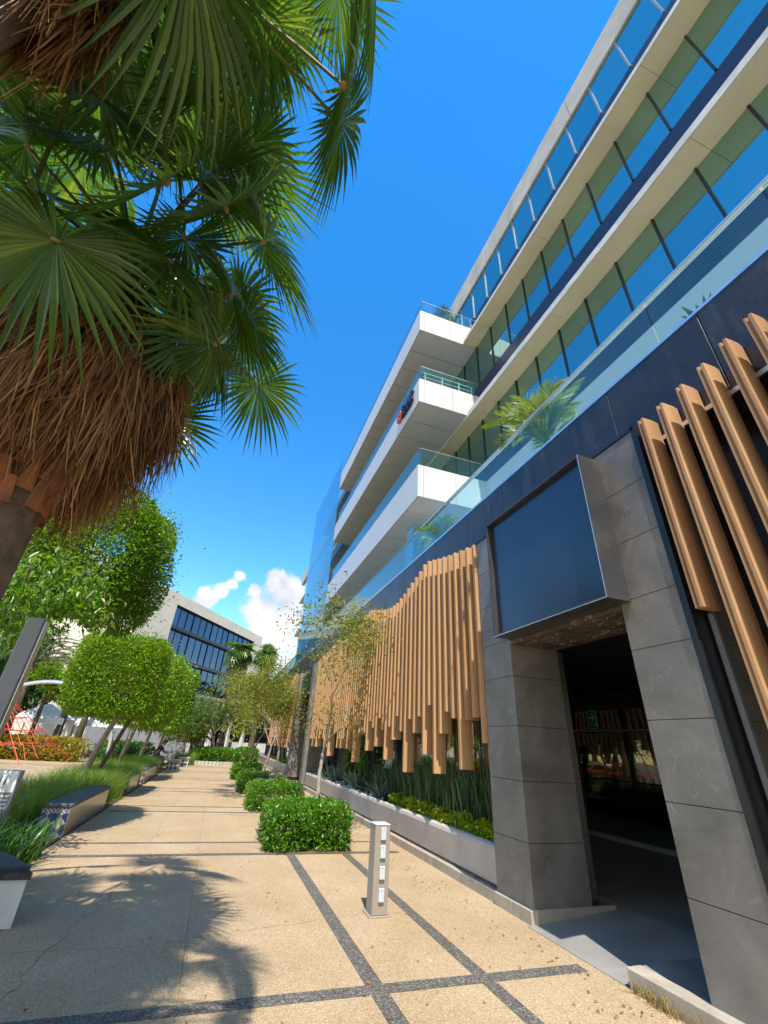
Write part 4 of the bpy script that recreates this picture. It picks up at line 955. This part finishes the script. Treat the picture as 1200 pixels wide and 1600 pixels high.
myrtle('full crape myrtle nearest the second entrance, olive and bronze leaves', (2.35, 17.7, 0), (-0.05, 0, 1), 43, 1.3, 5, 14, 0.095, 0.06, 1, 0.06, 0.2)
myrtle('middle crape myrtle of the leafy group beside the path', (2.1, 21.2, 0), (0.0, 0, 1), 44, 1.4, 5, 12, 0.105, 0.06, 1, 0.06, 0.24)
myrtle('farthest crape myrtle of the leafy group beside the path', (1.9, 26.0, 0), (0.1, 0, 1), 45, 1.5, 5, 12, 0.12, 0.07, 1, 0.06, 0.28)

# ------------------------------------------------------------------ ficus trees clipped to boxes along the left
def ficus(label, base, top, c, h, n, mat, leafl, leafw, seed, stray=0.05, lump=0.10, lime=True, second=None, lump_f=2.2):
    t = thing('ficus_tree', label, 'tree', base, 'clipped ficus trees along the play area')
    clipped('crown', n, c, h, mat, leafl, leafw, t, p=4.0 if lump > 0.2 else 9.0, depth=0.42, lump=lump, freq=lump_f, stray=stray)
    b0, t0 = Vector(base), Vector(top); b = MB()
    b.tube([b0.lerp(t0, q) + Vector((0.03 * math.sin(q * 5 + seed), 0.03 * math.cos(q * 4), 0)) for q in (0.28, 0.5, 0.75, 1.0)], [0.085, 0.08, 0.075, 0.07], 9, cap=False)
    rg = np.random.default_rng(seed)
    for k in range(6):
        e = Vector(c) + Vector([rg.uniform(-.75, .75) * h[0], rg.uniform(-.75, .75) * h[1], rg.uniform(-.2, .7) * h[2]]); m = t0.lerp(e, 0.5) + Vector((0, 0, 0.1)); b.tube([t0 - Vector((0, 0, 0.05)), m, e], [0.05, 0.03, 0.012], 6, cap=False)
    tr = b.build('trunk', BARK, t, True)
    if lime:
        b = MB(); b.tube([b0 + Vector((0, 0, -0.05)), b0.lerp(t0, 0.28) + Vector((0.03 * math.sin(1.4 + seed), 0.03 * math.cos(1.12), 0))], [0.105, 0.087], 9, cap=False); b.build('limewash', LIME, tr, True)
    if second:
        b = MB(); b.tube([second[0], second[1]], [0.07, 0.055], 8, cap=False); b.build('second_trunk', BARKD, t, True)
    return t
ficus('big dark glossy tree crown above the grey post, left of the path', (-3.75, 9.6, 0), (-3.4, 9.6, 3.4), (-3.0, 9.6, 4.72), (1.22, 1.2, 1.26), 52000, FICUSD, 0.074, 0.041, 1, 0.14, 0.26, True, None, 1.9)
ficus('box-clipped bright green ficus with limewashed trunk behind the nearest bench', (-3.35, 15.9, 0), (-2.85, 15.8, 2.0), (-3.12, 15.8, 3.10), (1.18, 1.2, 1.10), 34000, FICUS, 0.085, 0.047, 2, 0.12, 0.09, True, ((-3.05, 16.2, 0.3), (-2.55, 16.2, 1.95)))
ficus('second box-clipped ficus, behind the bright green one', (-3.25, 20.8, 0), (-3.0, 20.8, 2.0), (-3.12, 20.8, 3.15), (1.25, 1.3, 1.25), 13000, FICUS, 0.12, 0.065, 3, 0.12, 0.12)
ficus('third box-clipped ficus in the row', (-3.1, 25.0, 0), (-2.9, 25, 2.0), (-3.1, 25.0, 3.3), (1.25, 1.3, 1.4), 9000, FICUS, 0.14, 0.075, 4, 0.12, 0.13)
ficus('farthest box-clipped ficus, dark behind the seated person', (-3.0, 30.5, 0), (-2.8, 30.5, 2.0), (-3.0, 30.5, 3.4), (1.3, 1.4, 1.6), 9000, FICUSD, 0.17, 0.09, 5, 0.06, 0.12, False)
# low leafy boughs of the dark tree hanging over the post
rg = np.random.default_rng(5); P = []; D = []
segs = []
for k in range(26):
    p = Vector((-2.9 + rg.uniform(-0.9, 0.5), 8.2 + rg.uniform(-1.2, 0.6), 3.6 + rg.uniform(-0.2, 0.5))); d = Vector((rg.uniform(-0.6, 0.6), rg.uniform(-0.8, 0.1), rg.uniform(-1.0, -0.2))).normalized(); L = rg.uniform(0.5, 1.1); pts = [Vector((-3.2, 9.5, 3.6)), p]
    for i in range(5):
        d = (d + Vector((0, 0, -0.12))).normalized(); p = p + d * L / 5; pts.append(p.copy())
        for j in range(14): P.append(p + Vector(rg.normal(0, 0.10, 3))); D.append(d * 0.5 + Vector(rg.normal(0, 0.6, 3)) + Vector((0, 0, -0.3)))
    segs.append((pts, [0.02, 0.012] + [0.006] * 5))
dk = [o for o in bpy.data.objects if o.get('label', '').startswith('big dark glossy')][0]
V, F = leaf_cards(np.array([tuple(p) for p in P]), np.array([tuple(d) for d in D]), 0.14, 0.05); np_mesh('hanging_leaves', V, F, FICUSD, dk); limbs('hanging_bough', segs, BARKD, dk)

# ------------------------------------------------------------------ grasses and strap-leaved plants on the left strip
cl = []
y = 6.9
while y < 27:
    for k in range(5): cl.append((RNG.uniform(-3.9, -2.65), y + RNG.uniform(-0.4, 0.4)))
    y += 0.62
for yy_ in (13.6, 14.3, 15.2, 15.9, 18.5, 19.0, 23.6, 24.5): cl += [(-2.3 + RNG.uniform(-.15, .1), yy_), (-2.3, yy_ + 0.25), (-2.6, yy_ + 0.2), (-2.5, yy_ - 0.2)]
cl = [c for c in cl if not (c[1] < 8.6 and c[0] > -2.9)]
bs = np.concatenate([np.stack([c[0] + RNG.normal(0, 0.09, 120), c[1] + RNG.normal(0, 0.09, 120), np.full(120, 0.0)], 1) for c in cl])
tag(blades('grass', bs, 0.78, 0.0075, 0.7, GRASS, droop=0.5, steps=4), kind='stuff')
n = 1100; bs = np.stack([RNG.uniform(-3.2, -1.95, n), RNG.uniform(7.0, 8.75, n), np.zeros(n)], 1)
o = blades('lily_clump', bs, 0.56, 0.034, 0.75, LILY, droop=0.7, steps=5); tag(o, 'dark strap-leaved lilies crowded behind the white planter with the dark lid', 'plant')
n = 500; bs = np.stack([RNG.uniform(-4.6, -3.6, n), RNG.uniform(26, 29, n), np.zeros(n)], 1)
o = blades('strap_plant', bs, 1.3, 0.06, 0.4, LILY, droop=0.4); tag(o, 'tall dark strap-leaved plants behind the ficus trunks', 'plant')

# ------------------------------------------------------------------ fan palms
def fan_palm(label, x, y, zc, skirt_z, n, R, pet, seed, trunk_r=0.27, skirt_r=0.85, nstraw=3600, boots=True, elmin=-0.9, leaf=FAN, skirt_mat=STRAW, group=None, variants=5, nseg=46):
    t = thing('fan_palm', label, 'palm', (x, y, 0), group, local=True); g = random.Random(seed); rg = np.random.default_rng(seed)
    ms = [fan_frond(seed * 10 + k, R * (0.92 + 0.05 * k), pet * (0.62 + 0.13 * ((k * 2) % variants)), nseg, bend=0.7 + 0.18 * k) for k in range(variants)]
    for i in range(n):
        q = (i + 0.5) / n; el = 1.35 - (1.35 - elmin) * q ** 0.85 + g.uniform(-0.12, 0.12); az = i * 2.39996 + g.uniform(-0.25, 0.25)
        o = link('frond', ms[g.randrange(variants)], t); o.location = (0.10 * math.cos(az), 0.10 * math.sin(az), zc - 0.5 * q)
        o.rotation_euler = Euler((g.uniform(-0.35, 0.35), -el, az), 'XYZ'); s = g.uniform(0.74, 1.18); o.scale = (s, s, s)
    # trunk
    b = MB(); zt = zc - 0.1; pts = [(0.02 * math.sin(z), 0.02 * math.cos(z * 1.3), z) for z in np.linspace(-0.1, zt, 9)]; rad = [trunk_r * (1.35 if z < 0.15 else 1.0 + 0.06 * math.sin(z * 9)) * (1 - 0.18 * z / zt) for z in np.linspace(-0.1, zt, 9)]
    b.tube(pts, rad, 16); b.build('trunk', PBARK, t, True)
    z0, z1 = skirt_z
    if boots:
        b = MB(); k = 0; z = z0 - 0.6
        while z < z0 + 0.8:
            for j in range(12):
                a = j * 2 * PI / 12 + k * 0.26 + g.uniform(-0.08, 0.08); r = trunk_r * 0.98; o = Vector((math.cos(a), math.sin(a), 0)); s = Vector((-math.sin(a), math.cos(a), 0)); w = g.uniform(0.045, 0.07); L = g.uniform(0.13, 0.22); out = g.uniform(0.03, 0.09)
                c = Vector((0, 0, z + g.uniform(-0.03, 0.03))) + o * r
                b.add([c - s * w, c + s * w, c + s * w * 0.4 + o * out + Vector((0, 0, L)), c - s * w * 0.4 + o * out + Vector((0, 0, L)), c - s * w - o * 0.05, c + s * w - o * 0.05, c + s * w * .5 + o * (out - 0.05) + Vector((0, 0, L)), c - s * w * .5 + o * (out - 0.05) + Vector((0, 0, L))], [(0, 1, 2, 3), (5, 4, 7, 6), (3, 2, 6, 7), (1, 5, 6, 2), (4, 0, 3, 7)])
            z += 0.12; k += 1
        b.build('leaf_boots', BOOT, t)
    # skirt of dead fronds: hanging ribbons gathered in old fans
    n2 = nstraw; az = rg.uniform(0, 2 * PI, n2); fan = np.round(az * 4.2) / 4.2; az = az * 0.45 + fan * 0.55 + rg.normal(0, 0.06, n2)
    q = rg.uniform(0, 1, n2); zt = z0 + (z1 - z0) * (0.25 + 0.75 * q); L = (z1 - z0) * (rg.uniform(0.35, 0.78, n2) + 0.12 * np.sin(az * 7.0) + 0.08 * np.sin(az * 17.0)); rb = trunk_r + (skirt_r - trunk_r) * np.sqrt(rg.uniform(0.1, 1, n2)) * (0.45 + 0.55 * np.sin(np.clip(q, 0, 1) * PI * 0.8)) * (1 + 0.10 * np.sin(az * 5.0 + 1.0))
    o = np.stack([np.cos(az), np.sin(az), np.zeros(n2)], 1); s = np.stack([-np.sin(az), np.cos(az), np.zeros(n2)], 1); tw = rg.normal(0, 0.5, (n2, 1)); s = s * np.cos(tw) + o * np.sin(tw); w = rg.uniform(0.004, 0.011, n2)[:, None]
    sway = rg.normal(0, 0.095, (n2, 1)); V = []
    for st in range(4):
        u = st / 3; r = rb * (0.72 + 0.42 * u - 0.22 * u * u); c = o * r[:, None] + s * sway * u * u + np.stack([0 * az, 0 * az, zt - L * u], 1); ww = w * (1 - 0.85 * u ** 2)
        V += [c - s * ww, c + s * ww]
    V = np.stack(V, 1); i = np.arange(n2) * 8; F = np.concatenate([np.stack([i + 2 * k, i + 2 * k + 1, i + 2 * k + 3, i + 2 * k + 2], 1) for k in range(3)])
    np_mesh('dead_frond_skirt', V.reshape(-1, 3), F, skirt_mat, t)
    if nstraw > 5000:
        dm = [m.copy() for m in ms[:3]]
        for m in dm: m.materials[0] = skirt_mat; m.materials[1] = BOOT; m.materials[2] = BOOT
        for i in range(40):
            az = i * 2.39996 + g.uniform(-.3, .3); o = link('dead_frond', dm[i % 3], t); q = g.uniform(0.35, 0.95); s_ = g.uniform(0.6, 0.82) * skirt_r
            o.location = (0.12 * math.cos(az), 0.12 * math.sin(az), z0 + (z1 - z0) * (0.62 + 0.6 * q)); o.rotation_euler = Euler((g.uniform(-0.8, 0.8), g.uniform(0.8, 1.3), az), 'XYZ'); o.scale = (s_, s_ * 0.34, s_)
    b = MB(); b.tube([(0, 0, z0 + (z1 - z0) * 0.3), (0, 0, z0 + (z1 - z0) * 0.6), (0, 0, z1)], [trunk_r + 0.05, trunk_r + (skirt_r - trunk_r) * 0.55, trunk_r + (skirt_r - trunk_r) * 0.5], 14); b.build('skirt_core', m_plain('brown_thatch', (0.07, 0.036, 0.016), 0.95, var=0.5, scale=30, bump=0.8, bscale=50), t)
    return t
fan_palm('near fan palm with a shaggy brown skirt of dead fronds, left of the path', -1.66, 3.15, 5.72, (3.42, 4.65), 42, 0.74, 1.32, 3, 0.27, 0.96, 13000, True, -0.95, nseg=46)
fan_palm('taller fan palm overhead, only its drooping fronds and frayed skirt showing at the top', -1.55, 1.12, 6.45, (4.75, 5.95), 50, 0.70, 1.32, 8, 0.13, 0.36, 7000, False, -0.95, nseg=46)
fan_palm('far fan palm with grey skirt before the pale building, left of two', 0.55, 39.0, 8.1, (5.6, 7.8), 34, 0.95, 0.75, 13, 0.25, 0.85, 1500, False, -0.7, FAN, STRAWG, 'two far fan palms', 3, 22)
fan_palm('far fan palm with grey skirt before the pale building, right of two', 2.75, 38.5, 8.05, (5.6, 7.7), 30, 0.85, 0.7, 14, 0.23, 0.65, 1200, False, -0.6, FAN, STRAWG, 'two far fan palms', 3, 22)

# ------------------------------------------------------------------ far end: round bed, mesquite, golden bush
t = thing('round_bed', 'low curved white stone kerb of the hedge bed at the path end', 'kerb', (0.2, 36, 0))
b = MB()
for k in range(26):
    a, c = PI + PI * k / 26 + 0.01, PI + PI * (k + 1) / 26 - 0.01
    b.prism([(0.2 + 1.95 * math.cos(a), 35.6 + 1.9 * math.sin(a)), (0.2 + 1.95 * math.cos(c), 35.6 + 1.9 * math.sin(c)), (0.2 + 1.75 * math.cos(c), 35.6 + 1.7 * math.sin(c)), (0.2 + 1.75 * math.cos(a), 35.6 + 1.7 * math.sin(a))], -0.05, 0.2)
b.build('kerb_stone', CONC_W, t); b = MB(); b.prism([(0.2 + 1.75 * math.cos(a), 35.6 + 1.7 * math.sin(a)) for a in np.linspace(0, 2 * PI, 25)[:-1]], -0.05, 0.12); b.build('soil_bed', SOIL, t)
hedge('low dark hedge inside the curved white kerb', [((-0.55, 34.7, 0.45), (0.8, 0.5, 0.38)), ((0.9, 34.8, 0.45), (0.85, 0.5, 0.42)), ((0.2, 36, 0.5), (1.3, 0.8, 0.4))], 7000, HEDGE, 0.15, 0.085)
hedge('dark rounded shrub right of the curved kerb', [((2.3, 34.6, 0.5), (0.7, 0.8, 0.5))], 2500, HEDGE, 0.15, 0.085)
t = thing('mesquite_tree', 'feathery grey-green mesquite with a twisted leaning trunk at the path end', 'tree', (-0.1, 35.4, 0)); rg = np.random.default_rng(77)
segs, tw = grow((0.0, 35.4, 0), (0.25, 0, 0.8), 1.75, 0.17, 4, rg, 0.85, (2, 3), 0.16, 0.76, 0.2); s2, tw2 = grow((0.1, 35.4, 0.4), (-0.6, 0, 0.8), 1.7, 0.12, 4, rg, 0.8, (2, 3), 0.16, 0.76, 0.2)
limbs('trunk', segs + s2, BARKD, t); V, F = twig_leaves(tw + tw2, 34, 0.2, 0.055, 0.36, rg); np_mesh('crown', V, F, MESQ, t)
t = thing('golden_bush', 'bright yellow clipped ball bush on a stem beyond the cube seats', 'bush', (-1.4, 36.4, 0)); clipped('foliage', 4500, (-1.45, 36.4, 2.05), (0.8, 0.8, 0.8), YELL, 0.15, 0.09, t, p=2.3, depth=0.4, lump=0.12, freq=4)
b = MB(); b.tube([(-1.35, 36.4, 0), (-1.42, 36.4, 1.6)], [0.07, 0.05], 6); b.build('stem', BARKD, t)
n = 900; bs = np.stack([RNG.uniform(-2.1, -0.9, n), RNG.uniform(32.5, 33.6, n), np.zeros(n)], 1); tag(blades('grass', bs, 0.8, 0.014, 0.6, GRASS), kind='stuff')

# ------------------------------------------------------------------ seated person
def skin_figure(name, joints, edges, mat, parent):
    me = bpy.data.meshes.new(name); me.from_pydata([j[0] for j in joints], edges, []); me.materials.append(mat)
    o = link(name, me, parent); md = o.modifiers.new('skin', 'SKIN'); md.use_smooth_shade = True
    for i, j in enumerate(joints): me.skin_vertices[0].data[i].radius = (j[1], j[1] * (j[2] if len(j) > 2 else 1))
    me.skin_vertices[0].data[0].use_root = True
    s = o.modifiers.new('sub', 'SUBSURF'); s.levels = 1; s.render_levels = 2; return o
px, py = -2.72, 27.85
t = thing('person', 'person in black top and jeans sitting hunched forward on the far stone bench', 'person', (px, py, 0))
J = [((px, py, 0.56), 0.15), ((px + 0.07, py, 0.78), 0.15), ((px + 0.17, py, 0.98), 0.16), ((px + 0.26, py - 0.01, 1.08), 0.06), ((px + 0.33, py - 0.02, 1.16), 0.085), ((px + 0.37, py - 0.03, 1.25), 0.09),
     ((px + 0.2, py - 0.19, 1.02), 0.065), ((px + 0.33, py - 0.26, 0.83), 0.05), ((px + 0.52, py - 0.17, 0.76), 0.036), ((px + 0.59, py - 0.12, 0.75), 0.028),
     ((px + 0.2, py + 0.19, 1.02), 0.065), ((px + 0.33, py + 0.26, 0.83), 0.05), ((px + 0.52, py + 0.17, 0.76), 0.036), ((px + 0.59, py + 0.12, 0.75), 0.028),
     ((px + 0.05, py - 0.1, 0.53), 0.095), ((px + 0.46, py - 0.14, 0.54), 0.07), ((px + 0.42, py - 0.14, 0.10), 0.045), ((px + 0.56, py - 0.14, 0.04), 0.035),
     ((px + 0.05, py + 0.1, 0.53), 0.095), ((px + 0.46, py + 0.14, 0.54), 0.07), ((px + 0.42, py + 0.14, 0.10), 0.045), ((px + 0.56, py + 0.14, 0.04), 0.035)]
skin_figure('body', J, [(0, 1), (1, 2), (2, 3), (3, 4), (4, 5), (2, 6), (6, 7), (7, 8), (8, 9), (2, 10), (10, 11), (11, 12), (12, 13), (0, 14), (14, 15), (15, 16), (16, 17), (0, 18), (18, 19), (19, 20), (20, 21)], SKIN, t)
big = lambda idx, k: [(J[i][0], J[i][1] * k) for i in idx]
skin_figure('black_top', big([0, 1, 2, 6, 7, 10, 11], 1.12), [(0, 1), (1, 2), (2, 3), (3, 4), (2, 5), (5, 6)], CLOTHB, t)
skin_figure('jeans', big([0, 14, 15, 16, 18, 19, 20], 1.13), [(0, 1), (1, 2), (2, 3), (0, 4), (4, 5), (5, 6)], JEANS, t)
b = MB(); b.blob((px + 0.345, py - 0.02, 1.27), 0.105, 0.10, 0.085, seg=12, rings=8); b.blob((px + 0.27, py, 1.2), 0.07, 0.09, 0.09, seg=10, rings=6); b.build('hair', HAIR, t, True)

# ------------------------------------------------------------------ play area: net, arch, hedges, canopies, background trees
t = thing('climbing_net', 'red rope climbing net on a mast in the sandy play area', 'climbing frame', (-9.9, 25.5, 0))
b = MB(); top = Vector((-9.9, 25.5, 3.2)); cor = [Vector((-12.9, 22.8, 0.3)), Vector((-6.9, 22.6, 0.3)), Vector((-6.6, 28.4, 0.3)), Vector((-13.2, 28.6, 0.3))]
for c in cor: b.tube([top, c], 0.018, 5)
for lv in (0.25, 0.42, 0.6, 0.78):
    for i in range(4): p, q = top.lerp(cor[i], lv), top.lerp(cor[(i + 1) % 4], lv); b.tube([p, p.lerp(q, 0.5) - Vector((0, 0, 0.12)), q], 0.017, 5)
    for i in range(4):
        for k in (0.2, 0.4, 0.6, 0.8): p = top.lerp(cor[i], lv).lerp(top.lerp(cor[(i + 1) % 4], lv), k); q = top.lerp(cor[i], min(1, lv + 0.18)).lerp(top.lerp(cor[(i + 1) % 4], min(1, lv + 0.18)), k + random.uniform(-.1, .1)); b.tube([p, q], 0.013, 4)
b.build('rope_net', RED, t); b = MB(); b.tube([(-9.9, 25.5, 0), (-9.9, 25.5, 3.25)], [0.07, 0.05], 8); b.tube([(-9.3, 23.4, 0), (-9.3, 24.2, 2.3)], 0.05, 6); b.build('mast', STEEL, t)
t = thing('arch_frame', 'curved silver tube arching above the red rope net', 'climbing frame', (-8, 27, 0))
b = MB(); b.tube([(-11.0 + 0.15 * k, 26.2, 3.55 * math.sin(PI * (k + 1) / 44) ** 0.35 if k < 43 else 0) for k in range(0, 44)], 0.09, 8); b.build('tube', ALU, t)
hedge('long yellow and orange hedge behind the red rope net', [((-9.2, 31.6, 0.55), (2.4, 0.7, 0.52)), ((-13.6, 30.9, 0.55), (2.2, 0.7, 0.5))], 14000, CROT, 0.16, 0.09)
hedge('low green hedge closing the play area behind the ficus trunks', [((-5.0, 33.5, 0.5), (1.6, 0.5, 0.5))], 4000, HEDGE, 0.16, 0.09)
for i, (x, y_, lab) in enumerate([(-10.6, 36, 'white canopy tent behind the rope net, left one'), (-7.4, 37.5, 'white canopy tent behind the rope net, right one')]):
    t = thing('canopy_tent', lab, 'tent', (x, y_, 0), 'white canopy tents')
    b = MB(); b.add([(x - 1.5, y_ - 1.5, 2.1), (x + 1.5, y_ - 1.5, 2.1), (x + 1.5, y_ + 1.5, 2.1), (x - 1.5, y_ + 1.5, 2.1), (x, y_, 3.0)], [(0, 1, 4), (1, 2, 4), (2, 3, 4), (3, 0, 4)])
    b.box(x - 1.5, x + 1.5, y_ - 1.51, y_ - 1.49, 1.8, 2.1); b.build('roof', TENT, t); b = MB()
    for sx in (-1.45, 1.45):
        for sy in (-1.45, 1.45): b.tube([(x + sx, y_ + sy, 0), (x + sx, y_ + sy, 2.1)], 0.04, 6)
    b.build('pole', STEEL, t)
def bg_tree(label, x, y, h, r, seed, mat=TREEB, n=5200, leafl=0.32, squash=0.8, bark=BARKD):
    t = thing('tree', label, 'tree', (x, y, 0), 'trees beyond the play area'); rg = np.random.default_rng(seed); Vs = []; Fs = []; off = 0
    for k in range(11):
        d = rg.normal(0, 1, 3); d /= np.linalg.norm(d); rc = r * rg.uniform(0.32, 0.55); c = np.array([x, y, h - r * squash]) + d * np.array([r * 0.7, r * 0.7, r * squash * 0.65])
        P, O = box_shell(n // 11, c, (rc, rc, rc * 0.85), rng=rg, p=2.0, depth=0.6, lump=0.2, freq=2.5); V, F = leaf_cards(P, O * 0.5 + rg.normal(0, 0.7, P.shape), leafl, leafl * 0.5, rng=rg); Vs.append(V); Fs.append(F + off); off += len(V)
    np_mesh('crown', np.concatenate(Vs), np.concatenate(Fs), mat, t)
    segs, _ = grow((x, y, 0), (0.05, 0, 1), (h - r * squash) * 0.8, 0.05 * h ** 0.75, 2, rg, 0.5); limbs('trunk', segs, bark, t)
bg_tree('broad dark tree at the left edge behind the grey post', -13.0, 30.0, 8.5, 3.6, 31, TREEB, 9000, 0.3)
bg_tree('mid-green tree behind the rope net and tents', -15.5, 40.0, 8.0, 3.8, 32, TREEB, 7000, 0.36)
bg_tree('round tree beside the white tents behind the clipped ficus', -8.6, 44.0, 7.6, 3.3, 33, TREEB, 6500, 0.36)
bg_tree('bright yellow-green small tree above the silver arch', -10.4, 33.8, 5.2, 1.5, 34, FICUS, 3500, 0.24)
bg_tree('dark tree closing the view behind the ficus row', -5.0, 42.0, 5.6, 2.4, 35, FICUSD, 5000, 0.32)
bg_tree('low dark tree behind the seated person', -3.4, 41.0, 3.6, 1.5, 36, FICUSD, 2500, 0.3)
bg_tree('leafy tree right of the far palms, behind the myrtles', 4.0, 52, 7.0, 2.5, 37, TREEB, 5000, 0.4)
t = thing('date_palm', 'arching feather palm behind the grey post and rope net', 'palm', (-12.0, 34.5, 0), None, local=True)
ms = [feather_frond(90 + k, 3.0, 60, 0.5, 1.0, (PHOE, PETI), 0.35) for k in range(3)]
for i in range(38):
    o = link('frond', ms[i % 3], t); o.location = (0, 0, 5.0); q = i / 38; o.rotation_euler = (random.uniform(-.2, .2), -(1.3 - 1.5 * q), i * 2.39996)
b = MB(); b.tube([(0, 0, -0.1), (0, 0, 2.5), (0, 0, 5.1)], [0.35, 0.3, 0.33], 12); b.build('trunk', PBARK, t, True)
for i, (x, y_) in enumerate([(-9.3, 34.8), (-8.2, 35.2)]):
    t = thing('palm_trunk', ['rough palm trunk between the white tents, left of the pair', 'rough palm trunk between the white tents, right of the pair'][i], 'palm', (x, y_, 0), 'bare palm trunks by the tents', local=True)
    b = MB(); b.tube([(0, 0, -0.1), (0.05, 0, 2.5), (0.1, 0, 5.6)], [0.24, 0.2, 0.18], 10); b.build('trunk', PBARK, t, True)
    for k in range(14): o = link('frond', ms[k % 3], t); o.location = (0.1, 0, 5.5); o.scale = (0.7,) * 3; o.rotation_euler = (0, -(1.2 - 1.4 * k / 14), k * 2.4)
t = thing('silver_pole', 'slim silver pole in front of the far building beside the golden bush', 'pole', (-0.95, 37.2, 0)); b = MB(); b.tube([(-0.95, 37.2, 0), (-0.95, 37.2, 2.6)], 0.07, 8); b.box(-1.02, -0.88, 37.13, 37.27, -0.02, 0.1); b.build('pole', ALU, t)

# ------------------------------------------------------------------ far pale building, turned to the path
A = Vector((-8.51, 42.0)); ta = math.radians(30.76); d = Vector((math.sin(ta), math.cos(ta))); nrm = Vector((-d.y, d.x))      # nrm points away from us
fb = thing('pale_building', 'pale concrete building with two long rows of dark windows beyond the path', 'building', (A.x, A.y, 0))
def fbox(b, s0, s1, t0, t1, z0, z1):
    q = [A + d * s0 + nrm * t0, A + d * s1 + nrm * t0, A + d * s1 + nrm * t1, A + d * s0 + nrm * t1]; b.prism([(p.x, p.y) for p in q], z0, z1)
IN = lambda t: -t
b = MB()
fbox(b, 0, 4.6, 0, 16, 7.0, 14.0); fbox(b, 4.6, 23.5, 0, 16, 12.95, 14.0); fbox(b, 21.4, 23.5, 0, 16, 4.0, 12.95); fbox(b, 4.6, 21.4, 0.9, 16, 0.0, 12.9); fbox(b, 0.3, 4.6, 0.9, 16, 0, 7.0)
w = b.build('wall', m_stone('cream_board_concrete', (0.80, 0.71, 0.56), 0.12, 0.8, vein=0.0, scale=0.7), fb)
b = MB(); fbox(b, 4.6, 21.4, -0.05, 0.9, 10.66, 10.95); fbox(b, 4.6, 21.4, -0.05, 0.9, 7.9, 8.2); fbox(b, 4.6, 21.4, 0.0, 0.9, 12.9, 12.949); b.build('sill_band', BLACK, fb)
for z0, z1 in ((10.95, 12.9), (8.2, 10.66), (5.2, 7.9), (0.3, 4.9)):
    for k in range(14):
        s0 = 4.65 + k * 1.196; b = MB(); fbox(b, s0 + 0.015, s0 + 1.181, 0.35 + 0.02 * (k % 3), 0.42 + 0.02 * (k % 3), z0, z1); o = b.build('window', WIN_F, fb)
        b = MB(); fbox(b, s0 - 0.014, s0 + 0.014, 0.3, 0.45, z0, z1); b.build('mullion', BLACK, o)
b = MB(); fbox(b, 4.6, 21.4, 0.0, 0.9, 4.9, 5.2); b.build('sill_band', BLACK, fb)
for s_ in (6, 9.5, 13, 16.5, 20):
    b = MB(); fbox(b, s_, s_ + 0.45, -1.6, -1.15, 0, 5.0); b.build('white_column', WALLW, fb)
b = MB(); fbox(b, 0.0, 23, -2.0, -0.06, 4.95, 5.2); b.build('porch_roof', CONC_W, fb)
b = MB(); fbox(b, 2.8, 4.0, 3, 4.2, 14.0, 14.9); fbox(b, 5, 5.6, 6, 6.6, 14, 14.6); b.build('roof_hut', WHITEP, fb)
for p in [Vector((2.4, 20.5))]: pass
bg_tree('rounded tree beside the far end of the office block', 6.5, 58, 7.5, 3.4, 38, TREEB, 5000, 0.42)
bg_tree('bushy tree straight down the path in the distance', 1.5, 60, 5.5, 2.6, 39, TREEB, 4500, 0.42)
gb = thing('grey_building', 'low grey building with a window strip closing the end of the path', 'building', (3, 72, 0))
b = MB(); b.box(-6, 14, 72, 80, 0, 4.2); b.build('wall', CONC_W, gb); b = MB(); b.box(-5.5, 13.5, 71.94, 71.99, 1.2, 3.0); b.build('window', WIN_F, gb)
t = thing('low_wall', 'grey wall behind the ficus trunks and seated person', 'wall', (-4, 40, 0)); b = MB(); b.box(-9, -1.9, 40.0, 40.25, 0, 1.9); b.build('wall', m_plain('grey_render', (0.25, 0.25, 0.27), 0.9), t)
t = thing('park_bench', 'slatted bench on the paving beyond the golden bush', 'bench', (-0.7, 38.4, 0))
b = MB()
for k in range(5): b.box(-1.5, 0.3, 38.2 + 0.09 * k, 38.27 + 0.09 * k, 0.42, 0.46)
b.build('seat', CONC_W, t); b = MB()
for k in range(3): b.box(-1.5, 0.3, 38.66, 38.70, 0.55 + 0.13 * k, 0.64 + 0.13 * k)
b.build('backrest', CONC_W, t); b = MB()
for x in (-1.4, 0.2): b.box(x - 0.03, x + 0.03, 38.25, 38.72, 0, 0.42)
b.build('leg', BLACK, t)
